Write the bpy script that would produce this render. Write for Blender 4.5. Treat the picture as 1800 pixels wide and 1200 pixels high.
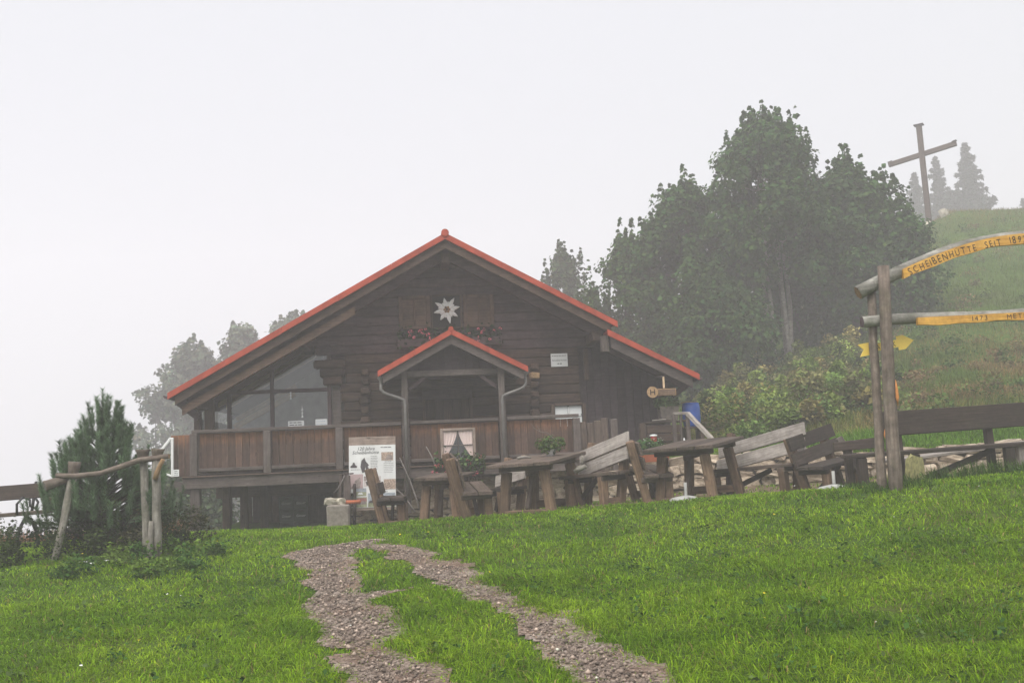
import bpy, math, random
import numpy as np
from mathutils import Vector, Matrix

for o in list(bpy.data.objects):
    bpy.data.objects.remove(o)
scene = bpy.context.scene
COL = scene.collection
rnd = random.Random(7)
rng = np.random.default_rng(11)
R = math.radians

# ------------------------------------------------------------------ camera, world, sun, exposure
cam_d = bpy.data.cameras.new('camera')
cam_d.lens = 34.0
cam_d.sensor_width = 36.0
cam_d.clip_end = 800
cam = bpy.data.objects.new('camera', cam_d)
COL.objects.link(cam)
PITCH, ROLL = math.atan(200 / 1700), R(2.6)
F_ = Vector((0, math.cos(PITCH), math.sin(PITCH)))
U0 = Vector((0, -math.sin(PITCH), math.cos(PITCH)))
R0 = Vector((1, 0, 0))
UP = U0 * math.cos(ROLL) + R0 * math.sin(ROLL)
RT = R0 * math.cos(ROLL) - U0 * math.sin(ROLL)
M = Matrix((RT, UP, -F_)).transposed().to_4x4()
M.translation = Vector((0, 0, 1.6))
cam.matrix_world = M
scene.camera = cam

SUN_EL, SUN_AZ = R(58), R(200)      # overcast: a very soft sun, high behind the camera
world = bpy.data.worlds.new('World')
scene.world = world
world.use_nodes = True
wn, wl = world.node_tree.nodes, world.node_tree.links
wn.clear()
w_out = wn.new('ShaderNodeOutputWorld')
w_bg = wn.new('ShaderNodeBackground')
sky = wn.new('ShaderNodeTexSky')
sky.sky_type = 'NISHITA'
sky.sun_disc = False
sky.sun_elevation = SUN_EL
sky.sun_rotation = SUN_AZ
sky.dust_density = 6.0
sky.ozone_density = 1.0
w_mix = wn.new('ShaderNodeMix')
w_mix.data_type = 'RGBA'
w_mix.inputs[0].default_value = 0.93          # fog: nearly all of the blue is gone
w_mix.inputs[7].default_value = (3.06, 3.10, 3.27, 1)
wl.new(sky.outputs[0], w_mix.inputs[6])
wl.new(w_mix.outputs[2], w_bg.inputs[0])
w_bg.inputs[1].default_value = 0.1
wl.new(w_bg.outputs[0], w_out.inputs[0])

sun_d = bpy.data.lights.new('sun', 'SUN')
sun_d.energy = 1.5
sun_d.angle = R(50)
sun_d.color = (1.0, 0.97, 0.92)
sun = bpy.data.objects.new('sun', sun_d)
COL.objects.link(sun)
sd = Vector((math.sin(SUN_AZ) * math.cos(SUN_EL), math.cos(SUN_AZ) * math.cos(SUN_EL), math.sin(SUN_EL)))
sun.rotation_euler = sd.to_track_quat('Z', 'Y').to_euler()
sun.location = (0, 0, 30)

vs = scene.view_settings
vs.view_transform = 'Standard'
vs.look = 'None'
vs.exposure = 1.52
vs.gamma = 1.0
vs.use_curve_mapping = False
cy = scene.cycles
cy.max_bounces = 6
cy.diffuse_bounces = 3
cy.glossy_bounces = 3
cy.transmission_bounces = 4
cy.transparent_max_bounces = 12
cy.volume_bounces = 2
cy.use_denoising = True
cy.caustics_reflective = False
cy.caustics_refractive = False

# ------------------------------------------------------------------ small helpers
def srgb(r, g, b):
    f = lambda c: (c / 255 / 12.92) if c / 255 <= .04045 else ((c / 255 + .055) / 1.055) ** 2.4
    return (f(r), f(g), f(b))

def link(o, parent=None):
    COL.objects.link(o)
    if parent is not None:
        o.parent = parent
    return o

def tag(o, label=None, cat=None, group=None, kind=None):
    if label: o['label'] = label
    if cat: o['category'] = cat
    if group: o['group'] = group
    if kind: o['kind'] = kind
    return o

def thing(name, label, cat, loc=(0, 0, 0), rot=(0, 0, 0), group=None):
    o = bpy.data.objects.new(name, None)
    o.empty_display_size = .2
    o.location = loc
    o.rotation_euler = rot
    link(o)
    return tag(o, label, cat, group)

def mesh_obj(name, verts, faces, mat, parent=None, smooth=False, mtx=None, mats=None, fmat=None):
    me = bpy.data.meshes.new(name)
    me.from_pydata([tuple(v) for v in verts], [], faces)
    if mats:
        for m in mats: me.materials.append(m)
        if fmat: me.polygons.foreach_set('material_index', fmat)
    else:
        me.materials.append(mat)
    if smooth:
        me.polygons.foreach_set('use_smooth', [True] * len(me.polygons))
    me.update()
    o = bpy.data.objects.new(name, me)
    if mtx is not None:
        o.matrix_basis = mtx
    return link(o, parent)

def mesh_np(name, verts, tris, mat, parent=None, col=None, smooth=False):
    """big triangle meshes straight from numpy"""
    me = bpy.data.meshes.new(name)
    nv, nt = len(verts), len(tris)
    me.vertices.add(nv)
    me.vertices.foreach_set('co', np.ascontiguousarray(verts, np.float32).ravel())
    me.loops.add(nt * 3)
    me.loops.foreach_set('vertex_index', np.ascontiguousarray(tris, np.int32).ravel())
    me.polygons.add(nt)
    me.polygons.foreach_set('loop_start', np.arange(0, nt * 3, 3, dtype=np.int32))
    if smooth:
        me.polygons.foreach_set('use_smooth', np.ones(nt, bool))
    if col is not None:
        a = me.color_attributes.new('Col', 'FLOAT_COLOR', 'POINT')
        c = np.ones((nv, 4), np.float32); c[:, :3] = col
        a.data.foreach_set('color', c.ravel())
    me.materials.append(mat)
    me.update(calc_edges=True)
    o = bpy.data.objects.new(name, me)
    return link(o, parent)

def cbox(L, W, H, c, jit=0.0):
    """chamfered box, centred; 24 corners, 44 triangles"""
    x, y, z = L / 2, W / 2, H / 2
    c = min(c, x * .8, y * .8, z * .8)
    V, I = [], {}
    for sx in (-1, 1):
        for sy in (-1, 1):
            for sz in (-1, 1):
                d = Vector((rnd.uniform(-1, 1), rnd.uniform(-1, 1), rnd.uniform(-1, 1))) * jit
                I[sx, sy, sz] = len(V)
                V += [Vector((sx * (x - c), sy * (y - c), sz * z)) + d,
                      Vector((sx * (x - c), sy * y, sz * (z - c))) + d,
                      Vector((sx * x, sy * (y - c), sz * (z - c))) + d]
    Fc = []
    q = ((-1, -1), (1, -1), (1, 1), (-1, 1))
    for s in (-1, 1):
        Fc.append([I[a, b, s] for a, b in q])
        Fc.append([I[a, s, b] + 1 for a, b in q])
        Fc.append([I[s, a, b] + 2 for a, b in q])
    for a in (-1, 1):
        for b in (-1, 1):
            Fc.append([I[-1, a, b], I[1, a, b], I[1, a, b] + 1, I[-1, a, b] + 1])
            Fc.append([I[a, -1, b], I[a, 1, b], I[a, 1, b] + 2, I[a, -1, b] + 2])
            Fc.append([I[a, b, -1] + 1, I[a, b, 1] + 1, I[a, b, 1] + 2, I[a, b, -1] + 2])
    for k in I.values():
        Fc.append([k, k + 1, k + 2])
    out = []
    for f in Fc:
        p = [V[i] for i in f]
        n = (p[1] - p[0]).cross(p[2] - p[0])
        out.append(f if n.dot(sum(p, Vector()) / len(p)) > 0 else f[::-1])
    return V, out

def frame_mtx(p0, p1, up):
    p0, p1, up = Vector(p0), Vector(p1), Vector(up)
    x = (p1 - p0).normalized()
    if abs(x.dot(up.normalized())) > .98:
        up = Vector((0, 1, 0)) if abs(x.y) < .9 else Vector((1, 0, 0))
    y = up.cross(x).normalized()
    z = x.cross(y)
    m = Matrix((x, y, z)).transposed().to_4x4()
    m.translation = (p0 + p1) / 2
    return m

def beam(name, mat, parent, p0, p1, w, h, up=(0, 0, 1), c=.008, jit=.002):
    """squared timber from p0 to p1; w across, h along 'up'; grain runs along local x"""
    L = (Vector(p1) - Vector(p0)).length
    V, Fc = cbox(L, w, h, c, jit)
    return mesh_obj(name, V, Fc, mat, parent, mtx=frame_mtx(p0, p1, up))

def box(name, mat, parent, c, s, ch=.008, jit=0.0, rz=0.0):
    V, Fc = cbox(s[0], s[1], s[2], ch, jit)
    m = Matrix.Rotation(rz, 4, 'Z'); m.translation = Vector(c)
    return mesh_obj(name, V, Fc, mat, parent, mtx=m)

def tube_geo(pts, rad, sides=8, wob=0.0, cap=True):
    pts = [Vector(p) for p in pts]
    V, Fc = [], []
    prev = None
    for i, p in enumerate(pts):
        t = (pts[min(i + 1, len(pts) - 1)] - pts[max(i - 1, 0)]).normalized()
        if prev is None:
            a = Vector((0, 0, 1)) if abs(t.z) < .9 else Vector((0, 1, 0))
        else:
            a = prev
        y = (a - t * a.dot(t)).normalized(); prev = y
        z = t.cross(y)
        r = rad[i] if hasattr(rad, '__len__') else rad
        for k in range(sides):
            an = 2 * math.pi * k / sides
            rr = r * (1 + rnd.uniform(-wob, wob))
            V.append(p + y * (math.cos(an) * rr) + z * (math.sin(an) * rr))
    for i in range(len(pts) - 1):
        for k in range(sides):
            a, b = i * sides + k, i * sides + (k + 1) % sides
            Fc.append([a, b, b + sides, a + sides])
    nside = len(Fc)
    if cap:
        Fc.append(list(range(sides))[::-1])
        Fc.append([(len(pts) - 1) * sides + k for k in range(sides)])
    return V, Fc, nside

def tube(name, mat, parent, pts, rad, sides=8, wob=0.0, end=None, smooth=True):
    V, Fc, ns = tube_geo(pts, rad, sides, wob)
    if end:
        o = mesh_obj(name, V, Fc, None, parent, smooth, mats=[mat, end], fmat=[0] * ns + [1] * (len(Fc) - ns))
    else:
        o = mesh_obj(name, V, Fc, mat, parent, smooth)
    for p in list(o.data.polygons)[ns:]:
        p.use_smooth = False
    return o

def log(name, mat, parent, p0, p1, r0, r1=None, bend=0.0, sides=10, seg=5, end=None, wob=.06):
    """round timber; grain along its own x axis"""
    r1 = r1 or r0
    m = frame_mtx(p0, p1, (0, 0, 1))
    L = (Vector(p1) - Vector(p0)).length
    pts, rad = [], []
    for i in range(seg + 1):
        t = i / seg
        pts.append((L * (t - .5), bend * rnd.uniform(-.3, .3), bend * math.sin(math.pi * t)))
        rad.append((r0 + (r1 - r0) * t) * (1 + rnd.uniform(-.05, .05)))
    o = tube(name, mat, parent, pts, rad, sides, wob, end)
    o.matrix_basis = m
    return o

def prism_geo(poly, v0, v1):
    n = len(poly)
    ar = sum(poly[i][0] * poly[(i + 1) % n][1] - poly[(i + 1) % n][0] * poly[i][1] for i in range(n))
    if ar < 0: poly = poly[::-1]
    V = [(a, v0, b) for a, b in poly] + [(a, v1, b) for a, b in poly]
    Fc = [list(range(n)), [n + i for i in range(n)][::-1]]
    for i in range(n):
        j = (i + 1) % n
        Fc.append([i, i + n, j + n, j])
    return V, Fc

def prism(name, mat, parent, poly, v0, v1):
    """polygon in (x, z), extruded along y from v0 to v1"""
    V, Fc = prism_geo(poly, v0, v1)
    return mesh_obj(name, V, Fc, mat, parent)

def lathe(name, mat, parent, prof, sides=20, loc=(0, 0, 0), smooth=True):
    V, Fc = [], []
    for r, z in prof:
        for k in range(sides):
            a = 2 * math.pi * k / sides
            V.append((loc[0] + r * math.cos(a), loc[1] + r * math.sin(a), loc[2] + z))
    for i in range(len(prof) - 1):
        for k in range(sides):
            a, b = i * sides + k, i * sides + (k + 1) % sides
            Fc.append([a, b, b + sides, a + sides])
    return mesh_obj(name, V, Fc, mat, parent, smooth)

_glyph = {}
def text_geo(s, size, shear=0.0, depth=0.0):
    """letters of the built-in font as triangles in the (x, z) plane facing -y"""
    key = (s, shear, depth)
    if key not in _glyph:
        cu = bpy.data.curves.new('t', 'FONT')
        cu.body = s; cu.size = 1.0; cu.shear = shear; cu.extrude = depth; cu.resolution_u = 3
        to = bpy.data.objects.new('t', cu)
        COL.objects.link(to)
        dg = bpy.context.evaluated_depsgraph_get()
        dg.update()
        me = bpy.data.meshes.new_from_object(to.evaluated_get(dg))
        V = [v.co.copy() for v in me.vertices]
        Fc = [list(p.vertices) for p in me.polygons]
        bpy.data.objects.remove(to); bpy.data.meshes.remove(me); bpy.data.curves.remove(cu)
        _glyph[key] = (V, Fc)
    V, Fc = _glyph[key]
    return [Vector((v.x * size, -v.z * size, v.y * size)) for v in V], Fc

class Acc:
    """collects geometry for one mesh"""
    def __init__(s): s.V, s.F = [], []
    def add(s, V, Fc, mtx=None, off=(0, 0, 0)):
        k = len(s.V)
        for v in V:
            v = Vector(v)
            if mtx is not None: v = mtx @ v
            s.V.append(v + Vector(off))
        s.F += [[i + k for i in f] for f in Fc]
        return s
    def rect(s, x0, z0, x1, z1, y=0.0):
        return s.add([(x0, y, z0), (x1, y, z0), (x1, y, z1), (x0, y, z1)], [[0, 1, 2, 3]])
    def poly(s, pts, y=0.0):
        return s.add([(a, y, b) for a, b in pts], [list(range(len(pts)))])
    def beam(s, p0, p1, w, h, up=(0, 0, 1), c=.008, jit=.002):
        L = (Vector(p1) - Vector(p0)).length
        V, Fc = cbox(L, w, h, c, jit)
        return s.add(V, Fc, frame_mtx(p0, p1, up))
    def tube(s, pts, rad, sides=8, wob=0.0):
        V, Fc, _ = tube_geo(pts, rad, sides, wob)
        return s.add(V, Fc)
    def build(s, name, mat, parent=None, smooth=False):
        return mesh_obj(name, s.V, s.F, mat, parent, smooth)

def vnoise(x, y, scale, seed=0):
    """smooth value noise 0..1, numpy"""
    x = np.asarray(x, float) / scale; y = np.asarray(y, float) / scale
    xi, yi = np.floor(x).astype(np.int64), np.floor(y).astype(np.int64)
    fx, fy = x - xi, y - yi
    fx = fx * fx * (3 - 2 * fx); fy = fy * fy * (3 - 2 * fy)
    def h(a, b):
        n = (a * 374761393 + b * 668265263 + seed * 974711) & 0x7fffffff
        n = ((n ^ (n >> 13)) * 1274126177) & 0x7fffffff
        return ((n ^ (n >> 16)) & 0xffff) / 65535.0
    return (h(xi, yi) * (1 - fx) + h(xi + 1, yi) * fx) * (1 - fy) + (h(xi, yi + 1) * (1 - fx) + h(xi + 1, yi + 1) * fx) * fy

def sstep(a, b, x):
    t = np.clip((np.asarray(x, float) - a) / (b - a), 0, 1)
    return t * t * (3 - 2 * t)

# ------------------------------------------------------------------ materials
def new_mat(name):
    m = bpy.data.materials.new(name)
    m.use_nodes = True
    nt = m.node_tree
    nt.nodes.clear()
    out = nt.nodes.new('ShaderNodeOutputMaterial')
    b = nt.nodes.new('ShaderNodeBsdfPrincipled')
    nt.links.new(b.outputs[0], out.inputs[0])
    return m, nt, b, out

def ramp(nt, stops):
    r = nt.nodes.new('ShaderNodeValToRGB')
    el = r.color_ramp.elements
    while len(el) < len(stops): el.new(.5)
    for e, (p, c) in zip(el, stops):
        e.position = p; e.color = (*c, 1)
    return r

def mixc(nt, fac, a, b, mode='MIX'):
    n = nt.nodes.new('ShaderNodeMix')
    n.data_type = 'RGBA'; n.blend_type = mode
    for sock, v in ((0, fac), (6, a), (7, b)):
        if isinstance(v, (int, float)): n.inputs[sock].default_value = v
        elif isinstance(v, tuple): n.inputs[sock].default_value = (*v, 1)
        else: nt.links.new(v, n.inputs[sock])
    return n.outputs[2]

def math_n(nt, op, a, b=None, c=None):
    n = nt.nodes.new('ShaderNodeMath'); n.operation = op
    for i, v in enumerate((a, b, c)):
        if v is None: continue
        if isinstance(v, (int, float)): n.inputs[i].default_value = v
        else: nt.links.new(v, n.inputs[i])
    return n.outputs[0]

def noise_n(nt, vec, scale, detail=4.0, rough=.55):
    n = nt.nodes.new('ShaderNodeTexNoise')
    n.inputs['Scale'].default_value = scale
    n.inputs['Detail'].default_value = detail
    n.inputs['Roughness'].default_value = rough
    if vec is not None: nt.links.new(vec, n.inputs['Vector'])
    return n.outputs[0]

def obj_vec(nt, scale=(1, 1, 1)):
    tc = nt.nodes.new('ShaderNodeTexCoord')
    oi = nt.nodes.new('ShaderNodeObjectInfo')
    mul = math_n(nt, 'MULTIPLY', oi.outputs['Random'], 41.0)
    cb = nt.nodes.new('ShaderNodeCombineXYZ')
    for i in range(3): nt.links.new(mul, cb.inputs[i])
    ad = nt.nodes.new('ShaderNodeVectorMath')
    nt.links.new(tc.outputs['Object'], ad.inputs[0]); nt.links.new(cb.outputs[0], ad.inputs[1])
    mp = nt.nodes.new('ShaderNodeMapping')
    mp.inputs['Scale'].default_value = scale
    nt.links.new(ad.outputs[0], mp.inputs[0])
    return mp.outputs[0], ad.outputs[0], oi.outputs['Random'], tc

def bump(nt, bsdf, h, strength=.4, dist=.01):
    b = nt.nodes.new('ShaderNodeBump')
    b.inputs['Strength'].default_value = strength
    b.inputs['Distance'].default_value = dist
    nt.links.new(h, b.inputs['Height'])
    nt.links.new(b.outputs[0], bsdf.inputs['Normal'])

def wood(name, dark, mid, light, stain=(.02, .018, .014), stain_amt=.5, var=.35, rough=.85, moss=0.0, grain=1.0, edge_top=None, mottle=.6):
    m, nt, b, _ = new_mat(name)
    gv, ov, rand, tc = obj_vec(nt, (1.2, 22 * grain, 22 * grain))
    n1 = noise_n(nt, gv, 2.2, 6, .6)
    r1 = ramp(nt, [(.25, dark), (.5, mid), (.78, light)])
    nt.links.new(n1, r1.inputs[0])
    n2 = noise_n(nt, ov, 2.3, 4, .6)
    r2 = ramp(nt, [(.42, (0, 0, 0)), (.7, (1, 1, 1))])
    nt.links.new(n2, r2.inputs[0])
    st = math_n(nt, 'MULTIPLY', r2.outputs[0], stain_amt)
    c = mixc(nt, st, r1.outputs[0], stain)
    if moss:
        n3 = noise_n(nt, ov, 5.0, 5, .65)
        r3 = ramp(nt, [(.52, (0, 0, 0)), (.68, (1, 1, 1))])
        nt.links.new(n3, r3.inputs[0])
        c = mixc(nt, math_n(nt, 'MULTIPLY', r3.outputs[0], moss), c, (.10, .12, .05))
    if edge_top:       # boards kept fresh below the handrail, weathered lower down (world height z0..z1)
        z0, z1, fresh = edge_top
        geo = nt.nodes.new('ShaderNodeNewGeometry')
        sp = nt.nodes.new('ShaderNodeSeparateXYZ')
        nt.links.new(geo.outputs['Position'], sp.inputs[0])
        mr = nt.nodes.new('ShaderNodeMapRange')
        mr.inputs[1].default_value = z0; mr.inputs[2].default_value = z1
        nt.links.new(math_n(nt, 'ADD', sp.outputs[2], math_n(nt, 'MULTIPLY', n1, .35)), mr.inputs[0])
        c = mixc(nt, math_n(nt, 'MULTIPLY', mr.outputs[0], .8), c, fresh)
    vk = nt.nodes.new('ShaderNodeTexVoronoi'); vk.inputs['Scale'].default_value = 3.2
    kv = nt.nodes.new('ShaderNodeMapping'); kv.inputs['Scale'].default_value = (.7, 1.6, 1.6)
    nt.links.new(ov, kv.inputs[0]); nt.links.new(kv.outputs[0], vk.inputs['Vector'])
    rk = ramp(nt, [(.05, (1, 1, 1)), (.11, (0, 0, 0))])          # dark knots
    nt.links.new(vk.outputs['Distance'], rk.inputs[0])
    c = mixc(nt, math_n(nt, 'MULTIPLY', rk.outputs[0], .65), c, tuple(x * .35 for x in dark))
    n4 = noise_n(nt, ov, 11.0, 5, .7)
    r4 = ramp(nt, [(.3, (.62, .62, .62)), (.7, (1.35, 1.35, 1.35))])
    nt.links.new(n4, r4.inputs[0])
    c = mixc(nt, mottle, c, r4.outputs[0], 'MULTIPLY')
    v = math_n(nt, 'ADD', math_n(nt, 'MULTIPLY', rand, var * 2), 1 - var)
    hs = nt.nodes.new('ShaderNodeHueSaturation')
    nt.links.new(c, hs.inputs['Color']); nt.links.new(v, hs.inputs['Value'])
    nt.links.new(hs.outputs[0], b.inputs['Base Color'])
    b.inputs['Roughness'].default_value = rough
    b.inputs['Specular IOR Level'].default_value = .25
    bump(nt, b, math_n(nt, 'ADD', n1, math_n(nt, 'MULTIPLY', n4, mottle)), .6, .008)
    return m

def plain(name, col, rough=.6, var=0.12, scale=6.0, metal=0.0, bmp=0.0, spec=.4):
    m, nt, b, _ = new_mat(name)
    gv, ov, rand, tc = obj_vec(nt)
    n = noise_n(nt, ov, scale, 5, .6)
    lo = tuple(max(0, x * (1 - var * 2)) for x in col); hi = tuple(min(1, x * (1 + var)) for x in col)
    r = ramp(nt, [(.3, lo), (.7, hi)])
    nt.links.new(n, r.inputs[0]); nt.links.new(r.outputs[0], b.inputs['Base Color'])
    b.inputs['Roughness'].default_value = rough
    b.inputs['Metallic'].default_value = metal
    b.inputs['Specular IOR Level'].default_value = spec
    if bmp: bump(nt, b, n, bmp, .01)
    return m

def leafy(name, rough=.55, trans=.3, spec=.2):
    """foliage: colour from the leaf's own attribute, some light through the blade"""
    m, nt, b, out = new_mat(name)
    at = nt.nodes.new('ShaderNodeAttribute'); at.attribute_name = 'Col'
    nt.links.new(at.outputs[0], b.inputs['Base Color'])
    b.inputs['Roughness'].default_value = rough
    b.inputs['Specular IOR Level'].default_value = spec
    tr = nt.nodes.new('ShaderNodeBsdfTranslucent')
    nt.links.new(at.outputs[0], tr.inputs[0])
    mx = nt.nodes.new('ShaderNodeMixShader'); mx.inputs[0].default_value = trans
    nt.links.new(b.outputs[0], mx.inputs[1]); nt.links.new(tr.outputs[0], mx.inputs[2])
    nt.links.new(mx.outputs[0], out.inputs[0])
    return m

MAT = {}
MAT['hut'] = wood('hut_timber', (.056, .037, .040), (.090, .061, .064), (.125, .088, .087), var=.14, stain=(.03, .025, .026))
MAT['hutlog'] = wood('hut_log', (.030, .018, .014), (.064, .040, .030), (.13, .082, .055), var=.35)
MAT['hutboard'] = wood('lean_to_board', (.042, .028, .034), (.062, .043, .050), (.085, .062, .069), var=.15)
MAT['cut'] = wood('fresh_cut_wood', (.16, .10, .05), (.30, .19, .10), (.42, .29, .16), var=.3, stain_amt=.3)
MAT['rail'] = wood('railing_board', (.060, .036, .028), (.100, .060, .045), (.15, .094, .070), var=.22, stain=(.045, .035, .030), stain_amt=.6, edge_top=(2.17, 2.46, (.30, .13, .055)))
MAT['grey'] = wood('weathered_timber', (.065, .052, .047), (.11, .09, .082), (.17, .145, .13), var=.2, stain=(.05, .04, .035))
MAT['greylight'] = wood('bleached_plank', (.20, .175, .155), (.36, .32, .29), (.50, .46, .42), var=.2, stain=(.12, .10, .09), moss=.12)
MAT['barge'] = wood('barge_board', (.055, .035, .027), (.09, .06, .046), (.13, .09, .07), var=.2)
MAT['shutter'] = wood('shutter_wood', (.075, .045, .030), (.125, .078, .054), (.18, .118, .085), var=.15)
MAT['cross'] = wood('cross_timber', (.06, .042, .034), (.10, .070, .056), (.15, .11, .09), var=.1)
MAT['bench'] = wood('bench_timber', (.050, .037, .030), (.092, .068, .055), (.16, .122, .10), var=.4, stain=(.05, .038, .03), moss=.1)
MAT['benchleg'] = wood('table_leg', (.085, .052, .033), (.160, .102, .065), (.26, .178, .12), var=.4, stain=(.07, .05, .038))
MAT['benchdark'] = wood('wet_dark_timber', (.028, .020, .017), (.05, .036, .030), (.085, .062, .052), var=.3, stain=(.04, .034, .03), moss=.08)
MAT['gate'] = wood('gate_log', (.085, .064, .050), (.150, .118, .096), (.24, .20, .17), var=.15, stain=(.07, .058, .048), moss=.25, grain=.6, mottle=1.0)
MAT['lichen'] = wood('lichen_log', (.14, .13, .115), (.27, .26, .23), (.42, .41, .37), var=.1, stain=(.07, .065, .055), stain_amt=.7, moss=.3, grain=.4, mottle=1.0)
MAT['birch'] = wood('bleached_birch', (.13, .12, .10), (.24, .22, .19), (.42, .40, .36), var=.25, stain=(.08, .07, .06), moss=.2, grain=.5, mottle=1.0)
MAT['twig'] = wood('grey_stick', (.10, .09, .08), (.17, .15, .14), (.25, .23, .21), var=.2)
MAT['bark'] = wood('bark', (.03, .026, .022), (.07, .062, .054), (.13, .12, .105), var=.2, moss=.2, grain=.4)
MAT['yellow'] = wood('yellow_painted_wood', (.42, .20, .035), (.60, .33, .06), (.68, .41, .10), var=.05, stain=(.34, .14, .03), stain_amt=.45, rough=.7)
MAT['arrow'] = plain('arrow_yellow_paint', (.78, .56, .10), .5, .05)
MAT['black'] = plain('black_lettering', (.018, .014, .012), .7, .1)
MAT['ink'] = plain('print_ink', (.05, .05, .055), .7, .1)
MAT['red'] = plain('red_roof_metal', (.40, .068, .036), .6, .2, 3.5, spec=.25)
MAT['redroof'] = plain('red_roof_sheet', (.33, .06, .045), .5, .12, 2.0)
MAT['zinc'] = plain('weathered_gutter', (.20, .19, .18), .5, .15, 5.0, metal=.3)
MAT['iron'] = plain('black_iron', (.02, .02, .022), .5, .1)
MAT['white'] = plain('white_paint', (.74, .75, .74), .5, .05)
MAT['paper'] = plain('white_paper', (.74, .76, .75), .6, .03)
MAT['banner'] = plain('poster_print', (.70, .71, .70), .45, .08, 3.0)
MAT['boardwood'] = wood('poster_board', (.20, .15, .12), (.32, .25, .21), (.42, .34, .29), var=.1)
MAT['concrete'] = plain('concrete', (.25, .22, .19), .9, .2, 14, bmp=.4)
MAT['mortar'] = plain('mortar', (.10, .085, .07), .95, .25, 10, bmp=.6)
MAT['palegrey'] = plain('pale_concrete', (.42, .42, .40), .8, .15, 9)
MAT['blue'] = plain('blue_plastic', (.03, .10, .42), .4, .12, 3)
MAT['greenbox'] = plain('green_plastic', (.02, .05, .028), .5, .1)
MAT['crategreen'] = plain('crate_green', (.022, .045, .030), .5, .15)
MAT['terracotta'] = plain('terracotta', (.38, .11, .05), .8, .15)
MAT['redplastic'] = plain('red_plastic', (.45, .03, .035), .45, .1)
MAT['planterbox'] = plain('grey_planter_wood', (.16, .135, .115), .9, .25, 9, bmp=.3)
MAT['curtain'] = None
MAT['leaf'] = leafy('leaves', .65, .25, .08)
MAT['grass'] = leafy('grass_blades', .6, .42, .12)
MAT['needle'] = leafy('needles', .6, .1)
MAT['petal'] = leafy('petals', .6, .2)
MAT['interior'] = plain('interior_plaster', (.55, .53, .51), .9, .1)
MAT['rafter'] = wood('light_rafter', (.50, .36, .22), (.68, .50, .32), (.78, .60, .40), var=.1, stain_amt=.1)
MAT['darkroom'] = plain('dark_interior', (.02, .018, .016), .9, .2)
MAT['pinkprint'] = plain('pink_print', (.45, .34, .34), .5, .1)

def stone_mat(name, a, b_, c):
    m, nt, b, _ = new_mat(name)
    gv, ov, rand, tc = obj_vec(nt)
    n = noise_n(nt, ov, 3.5, 8, .65)
    r = ramp(nt, [(.28, a), (.5, b_), (.72, c)])
    nt.links.new(n, r.inputs[0])
    v = math_n(nt, 'ADD', math_n(nt, 'MULTIPLY', rand, .5), .72)
    hs = nt.nodes.new('ShaderNodeHueSaturation')
    nt.links.new(r.outputs[0], hs.inputs['Color']); nt.links.new(v, hs.inputs['Value'])
    nt.links.new(hs.outputs[0], b.inputs['Base Color'])
    b.inputs['Roughness'].default_value = .9
    bump(nt, b, noise_n(nt, ov, 14, 6, .7), .7, .02)
    return m
MAT['stone'] = stone_mat('limestone', (.10, .07, .048), (.36, .285, .21), (.60, .52, .41))
MAT['palestone'] = stone_mat('pale_stone', (.38, .33, .25), (.55, .50, .40), (.66, .62, .53))

def curtain_mat():
    m, nt, b, out = new_mat('checked_curtain')
    gv, ov, rand, tc = obj_vec(nt)
    w = nt.nodes.new('ShaderNodeTexWave'); w.inputs['Scale'].default_value = 24
    nt.links.new(tc.outputs['Object'], w.inputs['Vector'])
    r = ramp(nt, [(.4, (.55, .36, .33)), (.6, (.80, .74, .70))])
    nt.links.new(w.outputs[1], r.inputs[0]); nt.links.new(r.outputs[0], b.inputs['Base Color'])
    b.inputs['Roughness'].default_value = .9
    return m
MAT['curtain'] = curtain_mat()

def glass_mat():
    m, nt, b, out = new_mat('window_glass')
    nt.nodes.remove(b)
    tr = nt.nodes.new('ShaderNodeBsdfTransparent'); tr.inputs[0].default_value = (.82, .84, .84, 1)
    gl = nt.nodes.new('ShaderNodeBsdfGlossy'); gl.inputs['Roughness'].default_value = .03
    fr = nt.nodes.new('ShaderNodeFresnel'); fr.inputs[0].default_value = 1.5
    mx = nt.nodes.new('ShaderNodeMixShader')
    nt.links.new(math_n(nt, 'MINIMUM', math_n(nt, 'MULTIPLY', fr.outputs[0], 1.9), 1.0), mx.inputs[0])
    nt.links.new(tr.outputs[0], mx.inputs[1]); nt.links.new(gl.outputs[0], mx.inputs[2])
    nt.links.new(mx.outputs[0], out.inputs[0])
    return m
MAT['glass'] = glass_mat()

def ground_mat():
    m, nt, b, _ = new_mat('meadow_soil')
    geo = nt.nodes.new('ShaderNodeNewGeometry')
    n1 = noise_n(nt, geo.outputs['Position'], .5, 6, .6)
    n2 = noise_n(nt, geo.outputs['Position'], 9, 6, .7)
    r1 = ramp(nt, [(.35, (.050, .095, .012)), (.52, (.070, .125, .016)), (.70, (.105, .115, .030))])
    nt.links.new(n1, r1.inputs[0])
    r2 = ramp(nt, [(.3, (.45, .45, .45)), (.7, (1.2, 1.2, 1.2))])
    nt.links.new(n2, r2.inputs[0])
    nt.links.new(mixc(nt, 1.0, r1.outputs[0], r2.outputs[0], 'MULTIPLY'), b.inputs['Base Color'])
    b.inputs['Roughness'].default_value = .95
    b.inputs['Specular IOR Level'].default_value = .1
    bump(nt, b, n2, .8, .05)
    return m
MAT['ground'] = ground_mat()

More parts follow.
